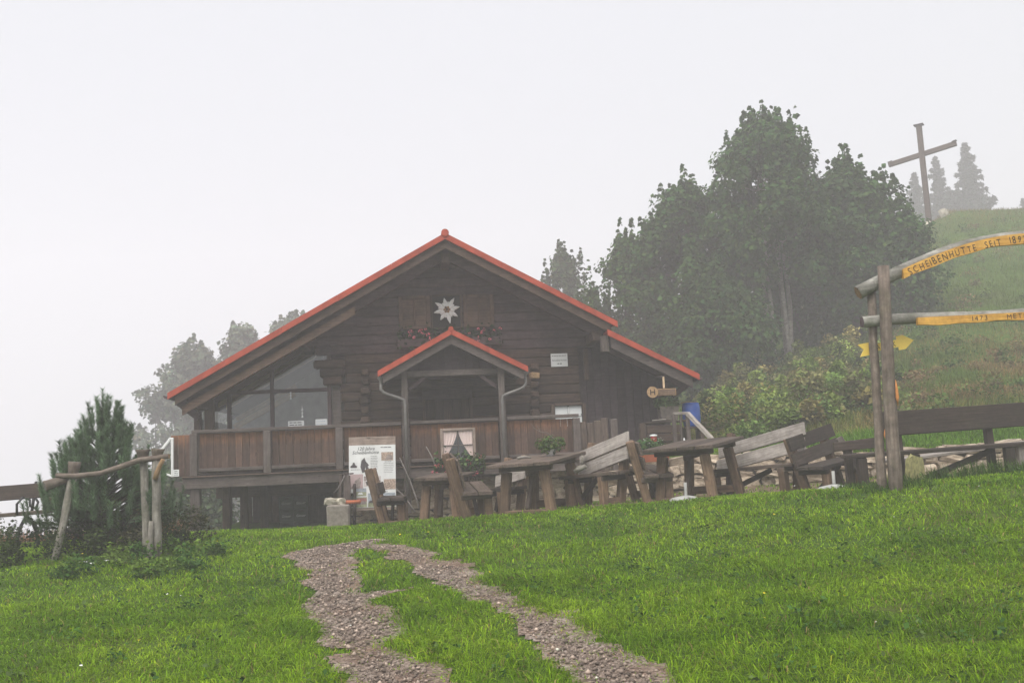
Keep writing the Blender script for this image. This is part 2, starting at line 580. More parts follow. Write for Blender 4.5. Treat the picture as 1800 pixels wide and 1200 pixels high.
def gravel_mat():
    m, nt, b, _ = new_mat('gravel')
    geo = nt.nodes.new('ShaderNodeNewGeometry')
    vo = nt.nodes.new('ShaderNodeTexVoronoi'); vo.inputs['Scale'].default_value = 55
    nt.links.new(geo.outputs['Position'], vo.inputs['Vector'])
    sp = nt.nodes.new('ShaderNodeSeparateColor'); nt.links.new(vo.outputs['Color'], sp.inputs[0])
    r = ramp(nt, [(0, (.09, .066, .050)), (.5, (.21, .165, .132)), (1, (.34, .285, .245))])
    nt.links.new(sp.outputs[0], r.inputs[0])
    n = noise_n(nt, geo.outputs['Position'], 2.2, 5, .6)
    r2 = ramp(nt, [(.4, (1, 1, 1)), (.7, (.62, .46, .36))])
    nt.links.new(n, r2.inputs[0])
    nt.links.new(mixc(nt, 1.0, r.outputs[0], r2.outputs[0], 'MULTIPLY'), b.inputs['Base Color'])
    b.inputs['Roughness'].default_value = .9
    bump(nt, b, vo.outputs['Distance'], .8, .012)
    return m
MAT['gravel'] = gravel_mat()
MAT['earth'] = plain('trodden_earth', (.16, .115, .08), .95, .25, 5, bmp=.6, spec=.1)
MAT['pebble'] = stone_mat('pebble', (.10, .08, .075), (.22, .185, .175), (.40, .36, .345))

# ------------------------------------------------------------------ terrain
HUT_O = Vector((-1.2, 17.85, 0.63))
HUT_YAW = R(6)
def HW(u, v, z):
    c, s = math.cos(HUT_YAW), math.sin(HUT_YAW)
    return Vector((HUT_O.x + u * c - v * s, HUT_O.y + u * s + v * c, HUT_O.z + z))

WALL_X = np.array([-3.4, -2.95, 1.2, 2.4, 3.4, 5.2, 8.0, 12.0, 40.0])
S_, K_ = 1.2143, .0353          # the terrain profile below is stretched along y and tilted uphill
WALL_Y = np.array([15.0, 14.98, 15.35, 15.1, 14.4, 13.75, 13.3, 12.9, 12.0]) * S_

def ground(x, y):
    x = np.asarray(x, float); yw = np.asarray(y, float); y = yw / S_
    zc = np.interp(x, [-40, -2.3, -.1, 2, 4, 5.75, 9, 30], [.21, .21, .32, .44, .59, .73, .95, 1.3])
    yc = np.interp(x, [-2, 1, 5.5], [10.5, 10.3, 9.0])
    lv = np.interp(x, [-8, -4.6, -.8, 1.5, 5, 9, 20], [-.30, -.25, -.12, .05, .33, .52, .8])
    t = np.clip(y / yc, -2, 1)
    near = zc * (t * .8 + .2 * t * t * np.sign(t))
    far = zc + (lv - zc) * sstep(0, 1, (y - yc) / np.interp(x, [-4, 2, 5], [5.0, 4.6, 3.2]))
    low = np.where(y < yc, near, far)
    # the slope falls away on the valley side
    low = low - .45 * np.maximum(0, y - 12.3) * sstep(-5.9, -7.6, x)
    low = low - .32 * np.maximum(0, y - 20) * sstep(4, -2, x)
    low = low - .5 * np.maximum(0, -x - 9) * sstep(2, 9, y)
    # hill with the cross, above the dry-stone wall
    P = np.interp(y, [13, 13.8, 15.5, 21, 31, 41, 44, 48, 60, 90, 140], [.78, .80, 1.2, 2.55, 6.1, 10.9, 11.35, 11.0, 9.4, 7, 3])
    a = x / np.maximum(y, 1)
    Fh = np.clip((a - .1) / .44, 0, 1.06)
    up = .80 + (P - .80) * Fh - .3 * np.maximum(0, y - 30) * sstep(.12, -.05, a)
    wy = np.interp(x, WALL_X, WALL_Y) / S_
    s = sstep(.08, .34, y - wy) * sstep(-3.3, -2.95, x)
    z = low * (1 - s) + up * s
    bumps = (vnoise(x, y, 1.3, 3) - .5) * .07 + (vnoise(x, y, .45, 5) - .5) * .03
    big = (vnoise(x, y, 6, 9) - .5) * .5 * sstep(17, 24, y)
    return z + bumps + big + K_ * np.clip(yw, -10, 80)

def gz(x, y):
    return float(ground(np.array([x]), np.array([y]))[0])

xs = np.unique(np.concatenate([np.arange(-90, -12, 3.), np.arange(-12, 14, .2), np.arange(14, 34, .8), np.arange(34, 112, 4.)]))
ys = np.unique(np.concatenate([np.arange(-18, 2, 1.), np.arange(2, 20.5, .17), np.arange(20.5, 60, .8), np.arange(60, 150, 4.)]))
GX, GY = np.meshgrid(xs, ys)
GZ = ground(GX, GY)
nx, ny = len(xs), len(ys)
V = np.stack([GX, GY, GZ], -1).reshape(-1, 3)
i = (np.arange(ny - 1)[:, None] * nx + np.arange(nx - 1)[None, :]).ravel()
T = np.concatenate([np.stack([i, i + 1, i + nx + 1], 1), np.stack([i, i + nx + 1, i + nx], 1)])
g = mesh_np('ground', V, T, MAT['ground'], smooth=True)
tag(g, 'grassy mountain meadow rising to the hill', kind='structure')

# two wheel ruts of gravel: centre x, y, half width
RUT_L = [(-.55, 3.0, .20), (-.73, 4.7, .19), (-.93, 5.1, .20), (-1.19, 5.65, .22), (-1.42, 6.35, .25), (-1.55, 6.95, .21), (-1.76, 7.4, .18), (-1.94, 8.0, .17), (-2.15, 8.65, .24), (-2.28, 9.2, .28), (-2.1, 9.55, .26), (-1.9, 9.75, .2)]
RUT_R = [(.75, 3.0, .20), (.55, 4.45, .19), (.34, 5.0, .17), (.13, 5.65, .17), (-.12, 6.2, .17), (-.35, 6.65, .16), (-.60, 7.15, .15), (-.86, 7.8, .14), (-1.15, 8.55, .14), (-1.5, 9.15, .17), (-1.9, 9.55, .22)]
BARE = [(-1.45, 6.9, .18), (-1.2, 7.0, .12), (-1.05, 7.02, .05)]          # bare ground between the ruts
def smooth_line(p):
    p = np.array(p, float); p[:, 1] *= S_
    t = np.arange(len(p)); q = np.linspace(0, len(p) - 1, 5 * len(p))
    f = np.stack([np.interp(q, t, p[:, k]) for k in range(3)], 1)
    for _ in range(6):
        f[1:-1] = (f[:-2] + 2 * f[1:-1] + f[2:]) / 4
    return f
RUTS = [smooth_line(p) for p in (RUT_L, RUT_R, BARE)]
def track_d(x, y):
    """signed distance to the gravel: below 0 is gravel"""
    best = np.full(np.shape(x), 9.0)
    for rut in RUTS:
        for (ax, ay, aw), (bx, by, bw) in zip(rut[:-1], rut[1:]):
            dx, dy = bx - ax, by - ay
            t = np.clip(((x - ax) * dx + (y - ay) * dy) / (dx * dx + dy * dy + 1e-9), 0, 1)
            d = np.hypot(x - ax - t * dx, y - ay - t * dy) - (aw + t * (bw - aw))
            best = np.minimum(best, d)
    return best + (vnoise(x, y, .55, 21) - .5) * .26 + (vnoise(x, y, .16, 22) - .5) * .15

tx, ty = np.arange(-3.4, 1.6, .05), np.arange(3.2, 12.6, .05)
TX, TY = np.meshgrid(tx, ty)
TD = track_d(TX, TY)
TZ = ground(TX, TY) + .012 - .02 * sstep(0, -.15, TD)
TZ = np.maximum(TZ, ground(TX, TY) + .004)
keep = (TD[:-1, :-1] < .06)
i = (np.arange(len(ty) - 1)[:, None] * len(tx) + np.arange(len(tx) - 1)[None, :])[keep]
n_ = len(tx)
T = np.concatenate([np.stack([i, i + 1, i + n_ + 1], 1), np.stack([i, i + n_ + 1, i + n_], 1)])
used, inv = np.unique(T, return_inverse=True)
tr = mesh_np('gravel_track', np.stack([TX, TY, TZ], -1).reshape(-1, 3)[used], inv.reshape(-1, 3), MAT['gravel'], smooth=True)
tag(tr, 'two gravel wheel ruts running up to the hut', kind='structure')

# trodden earth under the tables and along the foot of the hut
qx, qy = np.arange(-3.2, 8.2, .1), np.arange(13.2, 18.0, .1)
QX, QY = np.meshgrid(qx, qy)
def terrace_d(x, y):
    lo = np.interp(x, [-3, -1.5, 1, 4, 8], [15.4, 14.3, 13.7, 13.4, 12.9]) + (vnoise(x, y, .6, 91) - .5) * .7
    return np.minimum(np.minimum(y - lo, np.interp(x, WALL_X, WALL_Y) + .05 - y), np.minimum(x + 2.9, 7.6 - x))
QD = terrace_d(QX, QY)
kq = QD[:-1, :-1] > 0
i = (np.arange(len(qy) - 1)[:, None] * len(qx) + np.arange(len(qx) - 1)[None, :])[kq]
T = np.concatenate([np.stack([i, i + 1, i + len(qx) + 1], 1), np.stack([i, i + len(qx) + 1, i + len(qx)], 1)])
used, inv = np.unique(T, return_inverse=True)
te = mesh_np('terrace_ground', np.stack([QX, QY, ground(QX, QY) + .006], -1).reshape(-1, 3)[used], inv.reshape(-1, 3), MAT['earth'], smooth=True)
tag(te, 'trodden brown earth under the tables', kind='structure')

# ------------------------------------------------------------------ the hut
SL = .556
RU, RZ = .05, 5.29
def zroof(u):
    return RZ - SL * abs(u - RU)
def zlean(u):
    return 3.31 - .53 * (u - 3.13)

hut = thing('mountain_hut', 'dark timber mountain hut with red metal gable roof and raised wooden deck', 'hut', HUT_O, (0, 0, HUT_YAW))
# roof sheets with standing seams
def roof_side(u0, u1, zf, off, v0, v1, nm='roof', mat='redroof'):
    a = Acc()
    p = [(u0, zf(u0) + off), (u1, zf(u1) + off), (u1, zf(u1) + off - .05), (u0, zf(u0) + off - .05)]
    a.add(*prism_geo(p, v0, v1))
    o = a.build(nm, MAT[mat], hut)
    return o
rf = roof_side(RU - 5.14 - .05, RU, zroof, -.012, .53, 9.6)
rr = roof_side(RU, 3.32, zroof, -.012, .53, 9.6)
rl = roof_side(3.13, 4.88, zlean, -.012, .53, 9.6, 'lean_to_roof')
for k in range(18):      # seams, running down the slope
    v = .8 + k * .5
    a = Acc(); a.beam((RU - .05, v, zroof(RU - .05) + .005), (-5.1, v, zroof(-5.1) + .005), .03, .035); a.build('seam', MAT['redroof'], rf)
    a = Acc(); a.beam((RU + .05, v, zroof(RU + .05) + .005), (3.28, v, zroof(3.28) + .005), .03, .035); a.build('seam', MAT['redroof'], rr)
tube('ridge_cap', MAT['red'], hut, [(RU, .44, RZ + .005), (RU, 9.6, RZ + .005)], .075, 12)
def slope_strip(name, mat, u0, u1, zf, top, h, v0, v1, parent=hut):
    return prism(name, MAT[mat], parent, [(u0, zf(u0) + top), (u1, zf(u1) + top), (u1, zf(u1) + top - h), (u0, zf(u0) + top - h)], v0, v1)
def verge(u0, u1, zf, h, n, v0, v1, parent=hut, top=.01):
    for k in range(n):       # sheet-metal lengths, each lapped a little over the next
        a_, b_ = u0 + (u1 - u0) * k / n, u0 + (u1 - u0) * (k + 1) / n
        d = .004 * (k % 2)
        slope_strip('verge_trim', 'red', a_ + .002, b_ - .002, zf, top + rnd.uniform(-.003, .003), h + rnd.uniform(-.004, .004), v0 - d, v1, parent)
verge(-5.17, RU, zroof, .12, 5, .47, .525)
verge(RU, 3.34, zroof, .12, 3, .47, .525)
verge(3.13, 4.90, zlean, .115, 2, .47, .525)
slope_strip('barge_board', 'barge', -5.05, RU, zroof, -.09, .19, .54, .60)
slope_strip('barge_board', 'barge', RU, 3.22, zroof, -.09, .19, .54, .60)
slope_strip('barge_board', 'grey', 3.20, 4.78, zlean, -.09, .22, .54, .60)
slope_strip('barge_board', 'shutter', -4.95, -1.72, zroof, -.36, .16, .66, .73)
slope_strip('rafter', 'hut', -4.9, RU, zroof, -.12, .3, .92, 1.04)
slope_strip('rafter', 'hut', RU, 3.2, zroof, -.12, .3, .92, 1.04)
slope_strip('rafter', 'hut', 3.16, 4.7, zlean, -.10, .25, .92, 1.04)
slope_strip('soffit', 'hut', -5.1, RU, zroof, -.066, .03, .61, 9.4)
slope_strip('soffit', 'hut', RU, 3.28, zroof, -.066, .03, .61, 9.4)
slope_strip('soffit', 'hut', 3.16, 4.84, zlean, -.066, .03, .61, 9.4)
for u in (-4.72, -2.75, RU, 2.98):      # purlin ends below the overhang
    zt = zroof(u) - .42
    beam('purlin', MAT['barge'], hut, (u, .78, zt), (u, 2.2, zt), .17, .2, jit=.004)
beam('hanging_post', MAT['grey'], hut, (3.10, .70, 3.22), (3.10, .70, 2.90), .15, .15, jit=.006)
beam('hanging_post', MAT['hutlog'], hut, (2.86, 1.5, 3.05), (2.86, 1.5, 2.42), .09, .09, jit=.006)
# gutters at the two eaves
for (u, z, sg) in ((-5.20, 2.36, -1), (4.92, 2.33, 1)):
    pr = [(u + .07 * math.cos(t), z + .07 * math.sin(t)) for t in np.linspace(math.pi, 2 * math.pi, 7)]
    pr += [(u + .06 * math.cos(t), z + .06 * math.sin(t)) for t in np.linspace(2 * math.pi, math.pi, 7)]
    prism('gutter', MAT['hut'], hut, pr, .56, 9.5)
# eave brackets
beam('eave_bracket', MAT['hut'], hut, (-5.08, .95, 2.26), (-4.70, .95, 1.95), .12, .14)
beam('eave_bracket', MAT['hut'], hut, (4.80, .95, 2.22), (4.45, .95, 2.0), .10, .1)

def logrow(parent, name, mat, z0, z1, ul, ur, vf, depth=.2):
    h = z1 - z0
    prof = [(vf + depth, z0), (vf + .016, z0 + .002), (vf + .003, z0 + .14 * h), (vf, z0 + .5 * h), (vf + .003, z0 + .86 * h), (vf + .016, z1 - .002), (vf + depth, z1)]
    V, n = [], len(prof)
    for v, z in prof: V.append((ul(z), v, z))
    for v, z in prof: V.append((ur(z), v, z))
    Fc = [list(range(n)), [n + i for i in range(n)][::-1]]
    for i in range(n):
        j = (i + 1) % n
        Fc.append([i, i + n, j + n, j])
    me_v = [(v[0] - V[0][0], v[1] - vf, v[2] - z0) for v in V]
    return mesh_obj(name, me_v, [f[::-1] for f in Fc], mat, parent, mtx=Matrix.Translation((V[0][0], vf, z0)))

wall = prism('log_wall', MAT['hut'], hut, [(-1.9, .86), (2.70, .86), (2.70, 3.0), (-1.9, 3.0)], 1.82, 2.0)
LOGH = .188
DOOR = (-.42, .46, 2.18)
z = .86
while z < 2.93:
    l0 = -2.02 + rnd.uniform(-.09, .06)
    if z < DOOR[2]:
        for a_, b_ in ((l0, DOOR[0] - .07), (DOOR[1] + .07, 2.72)):
            logrow(wall, 'log', MAT['hutlog'], z + .003, z + LOGH - .003, lambda q, a_=a_: a_, lambda q, b_=b_: b_, 1.6 + rnd.uniform(-.012, .012))
    else:
        logrow(wall, 'log', MAT['hutlog'], z + .003, z + LOGH - .003, lambda q: l0, lambda q: 2.72, 1.6 + rnd.uniform(-.012, .012))
    z += LOGH
ztop_log = z
# cross-wall log ends sticking out of the front, most of them dark, two freshly cut
for uc in (-1.62, 1.78):
    z = 1.05
    k = 0
    while z < 2.85:
        if uc > 0 or rnd.random() < .8:
            fresh = uc > 0 and 2.42 < z < 2.72
            beam('log_end', MAT['cut' if fresh else 'hutlog'], wall, (uc + rnd.uniform(-.03, .03), 1.60, z), (uc + rnd.uniform(-.03, .03), 1.60 - rnd.uniform(.12, .26), z), .17 + rnd.uniform(-.03, .03), .12 + rnd.uniform(-.02, .02), jit=.012, c=.02)
        z += LOGH
        k += 1
# gable of horizontal timbers, left end corbelled out
gable = prism('gable_wall', MAT['hut'], hut, [(-2.45, 3.0), (3.05, 3.0), (3.05, zroof(3.05) - .12), (RU, RZ - .12), (-2.45, zroof(-2.45) - .12)], 1.80, 1.95)
z = ztop_log
while z < RZ - .35:
    zt = min(z + LOGH, RZ - .16)
    lo = -2.58 if z < 3.55 else -9
    ul = lambda q, lo=lo: max(lo + (.0 if lo < -5 else rnd.uniform(0, .03)), RU - (RZ - .12 - q) / SL)
    ur = lambda q: min(3.08, RU + (RZ - .12 - q) / SL)
    logrow(gable, 'gable_board', MAT['hut'], z + .002, zt - .002, ul, ur, 1.58 + rnd.uniform(-.006, .006))
    z += LOGH
for k, (ua, ub, zz) in enumerate([(-2.62, -2.0, 2.93), (-2.5, -2.0, 2.76), (-2.42, -2.05, 2.60)]):
    beam('corbel', MAT['hutlog'], hut, (ua, 1.58, zz), (ub, 1.58, zz), .2, .17, jit=.012, c=.03)
# door in the porch
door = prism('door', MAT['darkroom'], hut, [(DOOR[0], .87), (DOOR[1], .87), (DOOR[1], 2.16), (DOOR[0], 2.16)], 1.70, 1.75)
for k in range(5):
    u = DOOR[0] + .09 + k * .175
    beam('door_plank', MAT['hutlog'], door, (u, 1.68, .90), (u, 1.68, 2.14), .165, .03, up=(0, 1, 0))
tube('door_handle', MAT['iron'], door, [(.32, 1.66, 1.5), (.32, 1.61, 1.5), (.22, 1.61, 1.5)], .012, 6)
for u in (DOOR[0] - .035, DOOR[1] + .035):
    beam('door_jamb', MAT['hutlog'], door, (u, 1.66, .87), (u, 1.66, 2.17), .07, .14, up=(0, 1, 0))
# gable window with shutters
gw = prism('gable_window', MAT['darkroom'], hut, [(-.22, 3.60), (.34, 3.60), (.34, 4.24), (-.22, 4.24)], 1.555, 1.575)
for (a_, b_) in (((-.24, 3.58), (-.24, 4.26)), ((.36, 3.58), (.36, 4.26))):
    beam('window_frame', MAT['barge'], gw, (a_[0], 1.55, a_[1]), (b_[0], 1.55, b_[1]), .04, .05, up=(0, 1, 0))
for zz in (3.58, 4.26):
    beam('window_frame', MAT['barge'], gw, (-.21, 1.55, zz), (.33, 1.55, zz), .05, .04)
for (a_, b_) in ((-.90, -.27), (.40, 1.03)):
    sh = prism('shutter', MAT['shutter'], hut, [(a_ + .02, 3.60), (b_ - .02, 3.60), (b_ - .02, 4.23), (a_ + .02, 4.23)], 1.535, 1.55)
    for u in (a_ + .04, b_ - .04, (a_ + b_) / 2):
        w_ = .08 if u != (a_ + b_) / 2 else .035
        beam('shutter_stile', MAT['shutter'], sh, (u, 1.522, 3.59), (u, 1.522, 4.25), w_, .026, up=(0, 1, 0))
    for zz in (3.62, 4.22):
        beam('shutter_rail', MAT['shutter'], sh, (a_ + .085, 1.520, zz), (b_ - .085, 1.520, zz), .024, .08)
# lean-to: dark vertical boards
lw = prism('lean_to_wall', MAT['hut'], hut, [(2.74, .8), (4.48, .8), (4.48, zlean(4.48) - .14), (3.12, zlean(3.12) - .14), (2.74, zlean(3.12) - .14)], 1.82, 1.9)
u = 2.74
while u < 4.45:
    w_ = rnd.uniform(.15, .19)
    u1 = min(u + w_, 4.48)
    zt = lambda q: (zlean(max(q, 3.12)) - .15)
    prism('board', MAT['hutboard'], lw, [(u + .004, .82), (u1 - .004, .82), (u1 - .004, zt(u1)), (u + .004, zt(u))], 1.78 + rnd.uniform(-.006, .006), 1.815)
    u = u1
beam('corner_post', MAT['hut'], hut, (4.52, 1.76, .7), (4.52, 1.76, zlean(4.52) - .15), .14, .14, up=(0, 1, 0))
# small bright window right of the porch
win = prism('window', MAT['darkroom'], hut, [(2.16, 1.05), (2.74, 1.05), (2.74, 1.92), (2.16, 1.92)], 1.545, 1.585)
for (p, q, w_, h_, m_) in (((2.13, 1.50, 1.0), (2.13, 1.50, 1.95), .07, .07, 'barge'), ((2.77, 1.50, 1.0), (2.77, 1.50, 1.95), .07, .07, 'barge')):
    beam('window_frame', MAT[m_], win, p, q, w_, h_, up=(0, 1, 0))
beam('window_frame', MAT['barge'], win, (2.17, 1.50, 1.95), (2.735, 1.50, 1.95), .07, .06)
beam('window_sash', MAT['white'], win, (2.19, 1.52, 1.72), (2.71, 1.52, 1.72), .03, .035)
beam('window_sash', MAT['white'], win, (2.45, 1.52, 1.745), (2.45, 1.52, 1.9), .03, .03, up=(0, 1, 0))
for k, (a_, b_, c_, d_) in enumerate([(2.18, 2.43, 1.745, 1.91), (2.47, 2.72, 1.745, 1.91), (2.18, 2.72, 1.50, 1.70)]):
    prism('curtained_pane', MAT['paper'], win, [(a_, c_), (b_, c_), (b_, d_), (a_, d_)], 1.528, 1.536)
# glazed bay on the left of the log core
UG0, UG1 = -4.84, -2.32
def zglass(u): return zroof(u) - .44
bay = prism('glazed_bay', MAT['hut'], hut, [(UG0, .86), (UG1, .86), (UG1, .95), (UG0, .95)], 1.60, 1.72)
for u in (-4.27, -3.44, UG1):
    beam('mullion', MAT['hut'], bay, (u, 1.63, .95), (u, 1.63, zglass(u) - .02), .075, .09, up=(0, 1, 0))
beam('corner_post', MAT['barge'], bay, (-4.62, 1.50, .87), (-4.62, 1.50, zroof(-4.62) - .36), .17, .17, up=(0, 1, 0), jit=.004)
beam('corner_post', MAT['barge'], bay, (-4.86, 1.58, .87), (-4.86, 1.58, zroof(-4.86) - .34), .13, .13, up=(0, 1, 0))
beam('transom', MAT['hut'], bay, (-4.23, 1.63, 2.44), (-2.36, 1.63, 2.44), .08, .07)
slope_strip('head_rail', 'hut', -4.84, -1.9, zroof, -.38, .12, 1.59, 1.69)
def pane(poly):
    prism('glass_pane', MAT['glass'], bay, poly, 1.642, 1.648)
pane([(-4.79, .96), (-4.31, .96), (-4.31, zglass(-4.31)), (-4.79, zglass(-4.79))])
pane([(-4.23, .96), (-3.48, .96), (-3.48, 2.40), (-4.23, 2.40)])
pane([(-3.40, .96), (-2.36, .96), (-2.36, 2.40), (-3.40, 2.40)])
pane([(-4.2, 2.48), (-3.48, 2.48), (-3.48, zglass(-3.48)), (-4.2, zglass(-4.2))])
pane([(-3.40, 2.48), (-2.36, 2.48), (-2.36, zglass(-2.36)), (-3.40, zglass(-3.40))])
prism('wall_panel', MAT['grey'], hut, [(-2.27, .87), (-2.10, .87), (-2.10, 2.45), (-2.27, 2.45)], 1.66, 1.70)
# what shows behind the glass: room with a pale wall and sloping rafters
room = prism('room', MAT['interior'], hut, [(-4.9, .9), (-1.95, .9), (-1.95, zroof(-1.95) - .45), (-4.9, zroof(-4.9) - .45)], 5.4, 5.5)
prism('room_side', MAT['interior'], room, [(-1.98, .9), (-1.92, .9), (-1.92, 3.7), (-1.98, 3.7)], 1.85, 5.4)
prism('side_glazing', MAT['glass'], room, [(-4.955, .95), (-4.949, .95), (-4.949, 1.98), (-4.955, 1.98)], 1.75, 5.4)
for v in (2.0, 2.7, 3.5, 4.4):
    slope_strip('rafter', 'rafter', -4.85, -2.0, zroof, -.16, .12, v, v + .12, room)
beam('tie', MAT['rafter'], room, (-4.25, 2.05, 1.78), (-3.05, 2.05, 2.42), .10, .11)
beam('tie', MAT['rafter'], room, (-4.25, 2.3, 1.95), (-3.05, 2.3, 2.59), .10, .09)
# ------------------------------------------------------------------ porch
PR = 3.30
def zporch(u): return PR - .535 * abs(u - .06)
porch = slope_strip('porch_roof', 'redroof', -1.27, .06, zporch, -.01, .04, -.32, 1.58)
slope_strip('roof_side', 'redroof', .06, 1.42, zporch, -.01, .04, -.32, 1.58, porch)
verge(-1.29, .06, zporch, .105, 2, -.38, -.33, porch, .012)
verge(.06, 1.44, zporch, .105, 2, -.38, -.33, porch, .012)
tube('ridge_cap', MAT['red'], porch, [(.06, -.40, PR + .01), (.06, 1.58, PR + .01)], .045, 10)
slope_strip('barge_board', 'grey', -1.20, .06, zporch, -.09, .17, -.315, -.27, porch)
slope_strip('barge_board', 'grey', .06, 1.36, zporch, -.09, .17, -.315, -.27, porch)
slope_strip('soffit', 'hut', -1.24, .06, zporch, -.055, .02, -.26, 1.57, porch)
slope_strip('soffit', 'hut', .06, 1.40, zporch, -.055, .02, -.26, 1.57, porch)
slope_strip('rafter', 'hut', -1.1, .06, zporch, -.09, .14, -.05, .07, porch)
slope_strip('rafter', 'hut', .06, 1.25, zporch, -.09, .14, -.05, .07, porch)
for k in range(12):
    u0, u1 = -.70 + k * .128, -.70 + (k + 1) * .128
    prism('gable_board', MAT['hutboard'], porch, [(u0 + .003, 2.60), (u1 - .003, 2.60), (u1 - .003, zporch(u1) - .24), (u0 + .003, zporch(u0) - .24)], .02 + rnd.uniform(-.004, .004), .05)
beam('tie_beam', MAT['grey'], porch, (-.76, .01, 2.535), (.90, .01, 2.535), .12, .11)
for sg, u in ((-1, -.82), (1, .96)):
    beam('porch_post', MAT['grey'], porch, (u, -.09, .02), (u, -.09, 2.62), .115, .125, up=(0, 1, 0), jit=.004)
    beam('brace', MAT['hut'], porch, (u - sg * .08, .03, 2.25), (u - sg * .42, .03, 2.50), .07, .07)
    ue = -1.22 if sg < 0 else 1.38
    prf = [(ue + sg * .02 + .05 * math.cos(t), 2.52 + .05 * math.sin(t)) for t in np.linspace(math.pi, 2 * math.pi, 7)]
    prf += [(ue + sg * .02 + .042 * math.cos(t), 2.52 + .042 * math.sin(t)) for t in np.linspace(2 * math.pi, math.pi, 7)]
    prism('gutter', MAT['zinc'], porch, prf, -.30, 1.5)
    lathe('gutter_outlet', MAT['zinc'], porch, [(.028, -.1), (.03, -.04), (.062, .0), (.066, .03)], 12, (ue + sg * .02, -.20, 2.46))
    tube('downpipe', MAT['zinc'], porch, [(ue + sg * .02, -.20, 2.38), (ue + sg * .025, -.20, 2.27), (ue - sg * .02, -.20, 2.21), (ue - sg * .10, -.20, 2.17), (u + sg * .10, -.18, 2.10), (u + sg * .012, -.175, 2.06), (u, -.175, 1.98), (u + .005, -.175, .25)], .028, 8)
# ------------------------------------------------------------------ deck
DZ = .86
deck = prism('deck', MAT['grey'], hut, [(-4.72, DZ - .045), (2.42, DZ - .045), (2.42, DZ), (-4.72, DZ)], .02, 1.6)
for k in range(11):
    v = .09 + k * .14
    beam('floor_board', MAT['grey'], deck, (-4.70, v, DZ + .014), (2.40, v, DZ + .014), .13, .022)
beam('fascia_beam', MAT['grey'], deck, (-4.78, -.02, .735), (-1.98, -.02, .735), .13, .19, jit=.006)
beam('fascia_beam', MAT['grey'], deck, (-1.96, -.02, .735), (2.44, -.02, .735), .13, .19, jit=.006)
beam('sill_beam', MAT['barge'], deck, (-4.78, -.04, .845), (2.44, -.04, .845), .17, .025)
for k in range(9):
    u = -4.5 + k * .82
    beam('joist', MAT['hut'], deck, (u, .1, .73), (u, 2.8, .73), .12, .16)
for (u, v, zb) in ((-4.58, .05, -.5), (-4.28, 1.35, -.5), (-3.98, 1.5, -.5), (-3.62, 1.6, -.5), (-2.02, .25, -.5), (-1.9, 1.7, -.4)):
    beam('support_post', MAT['grey' if v < .3 else 'barge'], deck, (u, v, zb), (u, v, .64), .17 if v < .3 else .14, .16, up=(0, 1, 0), jit=.005)
beam('cross_beam', MAT['barge'], deck, (-4.55, 1.75, .50), (-1.8, 1.75, .50), .16, .2)
# left-hand return of the deck
beam('bracket_beam', MAT['grey'], deck, (-5.02, .12, .72), (-4.60, .12, .60), .14, .17)
rail = beam('railing', MAT['grey'], hut, (-4.62, -.02, 1.640), (-.90, -.02, 1.640), .13, .06)
rail.name = 'railing'
def rail_part(*a, **k):      # railing pieces are children of the top rail: bring hut coordinates into its frame
    o = beam(*a, **k)
    o.parent = rail
    o.matrix_basis = rail.matrix_basis.inverted() @ o.matrix_basis
    return o
rail_part('top_rail', MAT['grey'], None, (-.74, -.02, 1.645), (.88, -.02, 1.645), .13, .06)
rail_part('top_rail', MAT['grey'], None, (1.04, -.02, 1.655), (2.38, -.02, 1.655), .13, .06)
for u in (-4.58, -3.30, -2.02, 2.33):
    rail_part('railing_post', MAT['grey'], None, (u, -.055, .86), (u, -.055, 1.61), .13, .12, up=(0, 1, 0))
for (a_, b_) in ((-4.50, -3.37), (-3.23, -2.09), (-1.95, -.90), (-.74, .88), (1.04, 2.30)):
    rail_part('bottom_rail', MAT['grey'], None, (a_, -.05, .955), (b_, -.05, .955), .09, .06)
    rail_part('inner_rail', MAT['barge'], None, (a_, .075, 1.40), (b_, .075, 1.40), .04, .09)
    u = a_
    n = round((b_ - a_) / .125)
    for k in range(n):
        w_ = (b_ - a_) / n
        rail_part('railing_board', MAT['rail'], None, (u + w_ * (k + .5), .022 + rnd.uniform(-.006, .006), .89), (u + w_ * (k + .5), .022 + rnd.uniform(-.006, .006), 1.605), w_ - .005, .022, up=(0, 1, 0), c=.003)
for k in range(3):
    rail_part('railing_board', MAT['rail'], None, (-4.98 + k * .125, .2, .86), (-4.98 + k * .125, .2, 1.60), .118, .022, up=(0, 1, 0), c=.003)
# space under the deck
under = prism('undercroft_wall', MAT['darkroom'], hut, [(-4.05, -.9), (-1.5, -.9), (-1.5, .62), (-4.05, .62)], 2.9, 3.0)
for k in range(14):
    u = -4.55 + k * .2
    if k == 1: continue
    beam('undercroft_board', MAT['barge' if k % 3 else 'hut'], under, (u, 2.85, -.55), (u, 2.85, .62), .19, .03, up=(0, 1, 0))
beam('undercroft_panel', MAT['grey'], under, (-2.66, 2.0, -.4), (-2.66, 2.0, .36), .34, .03, up=(0, 1, 0))
prism('side_wall', MAT['barge'], under, [(-1.86, -.5), (-1.80, -.5), (-1.80, .62), (-1.86, .62)], .5, 2.9)
beam('shed_door', MAT['benchleg'], under, (-2.1, 1.9, -.4), (-2.1, 1.9, .40), .42, .04, up=(0, 1, 0))
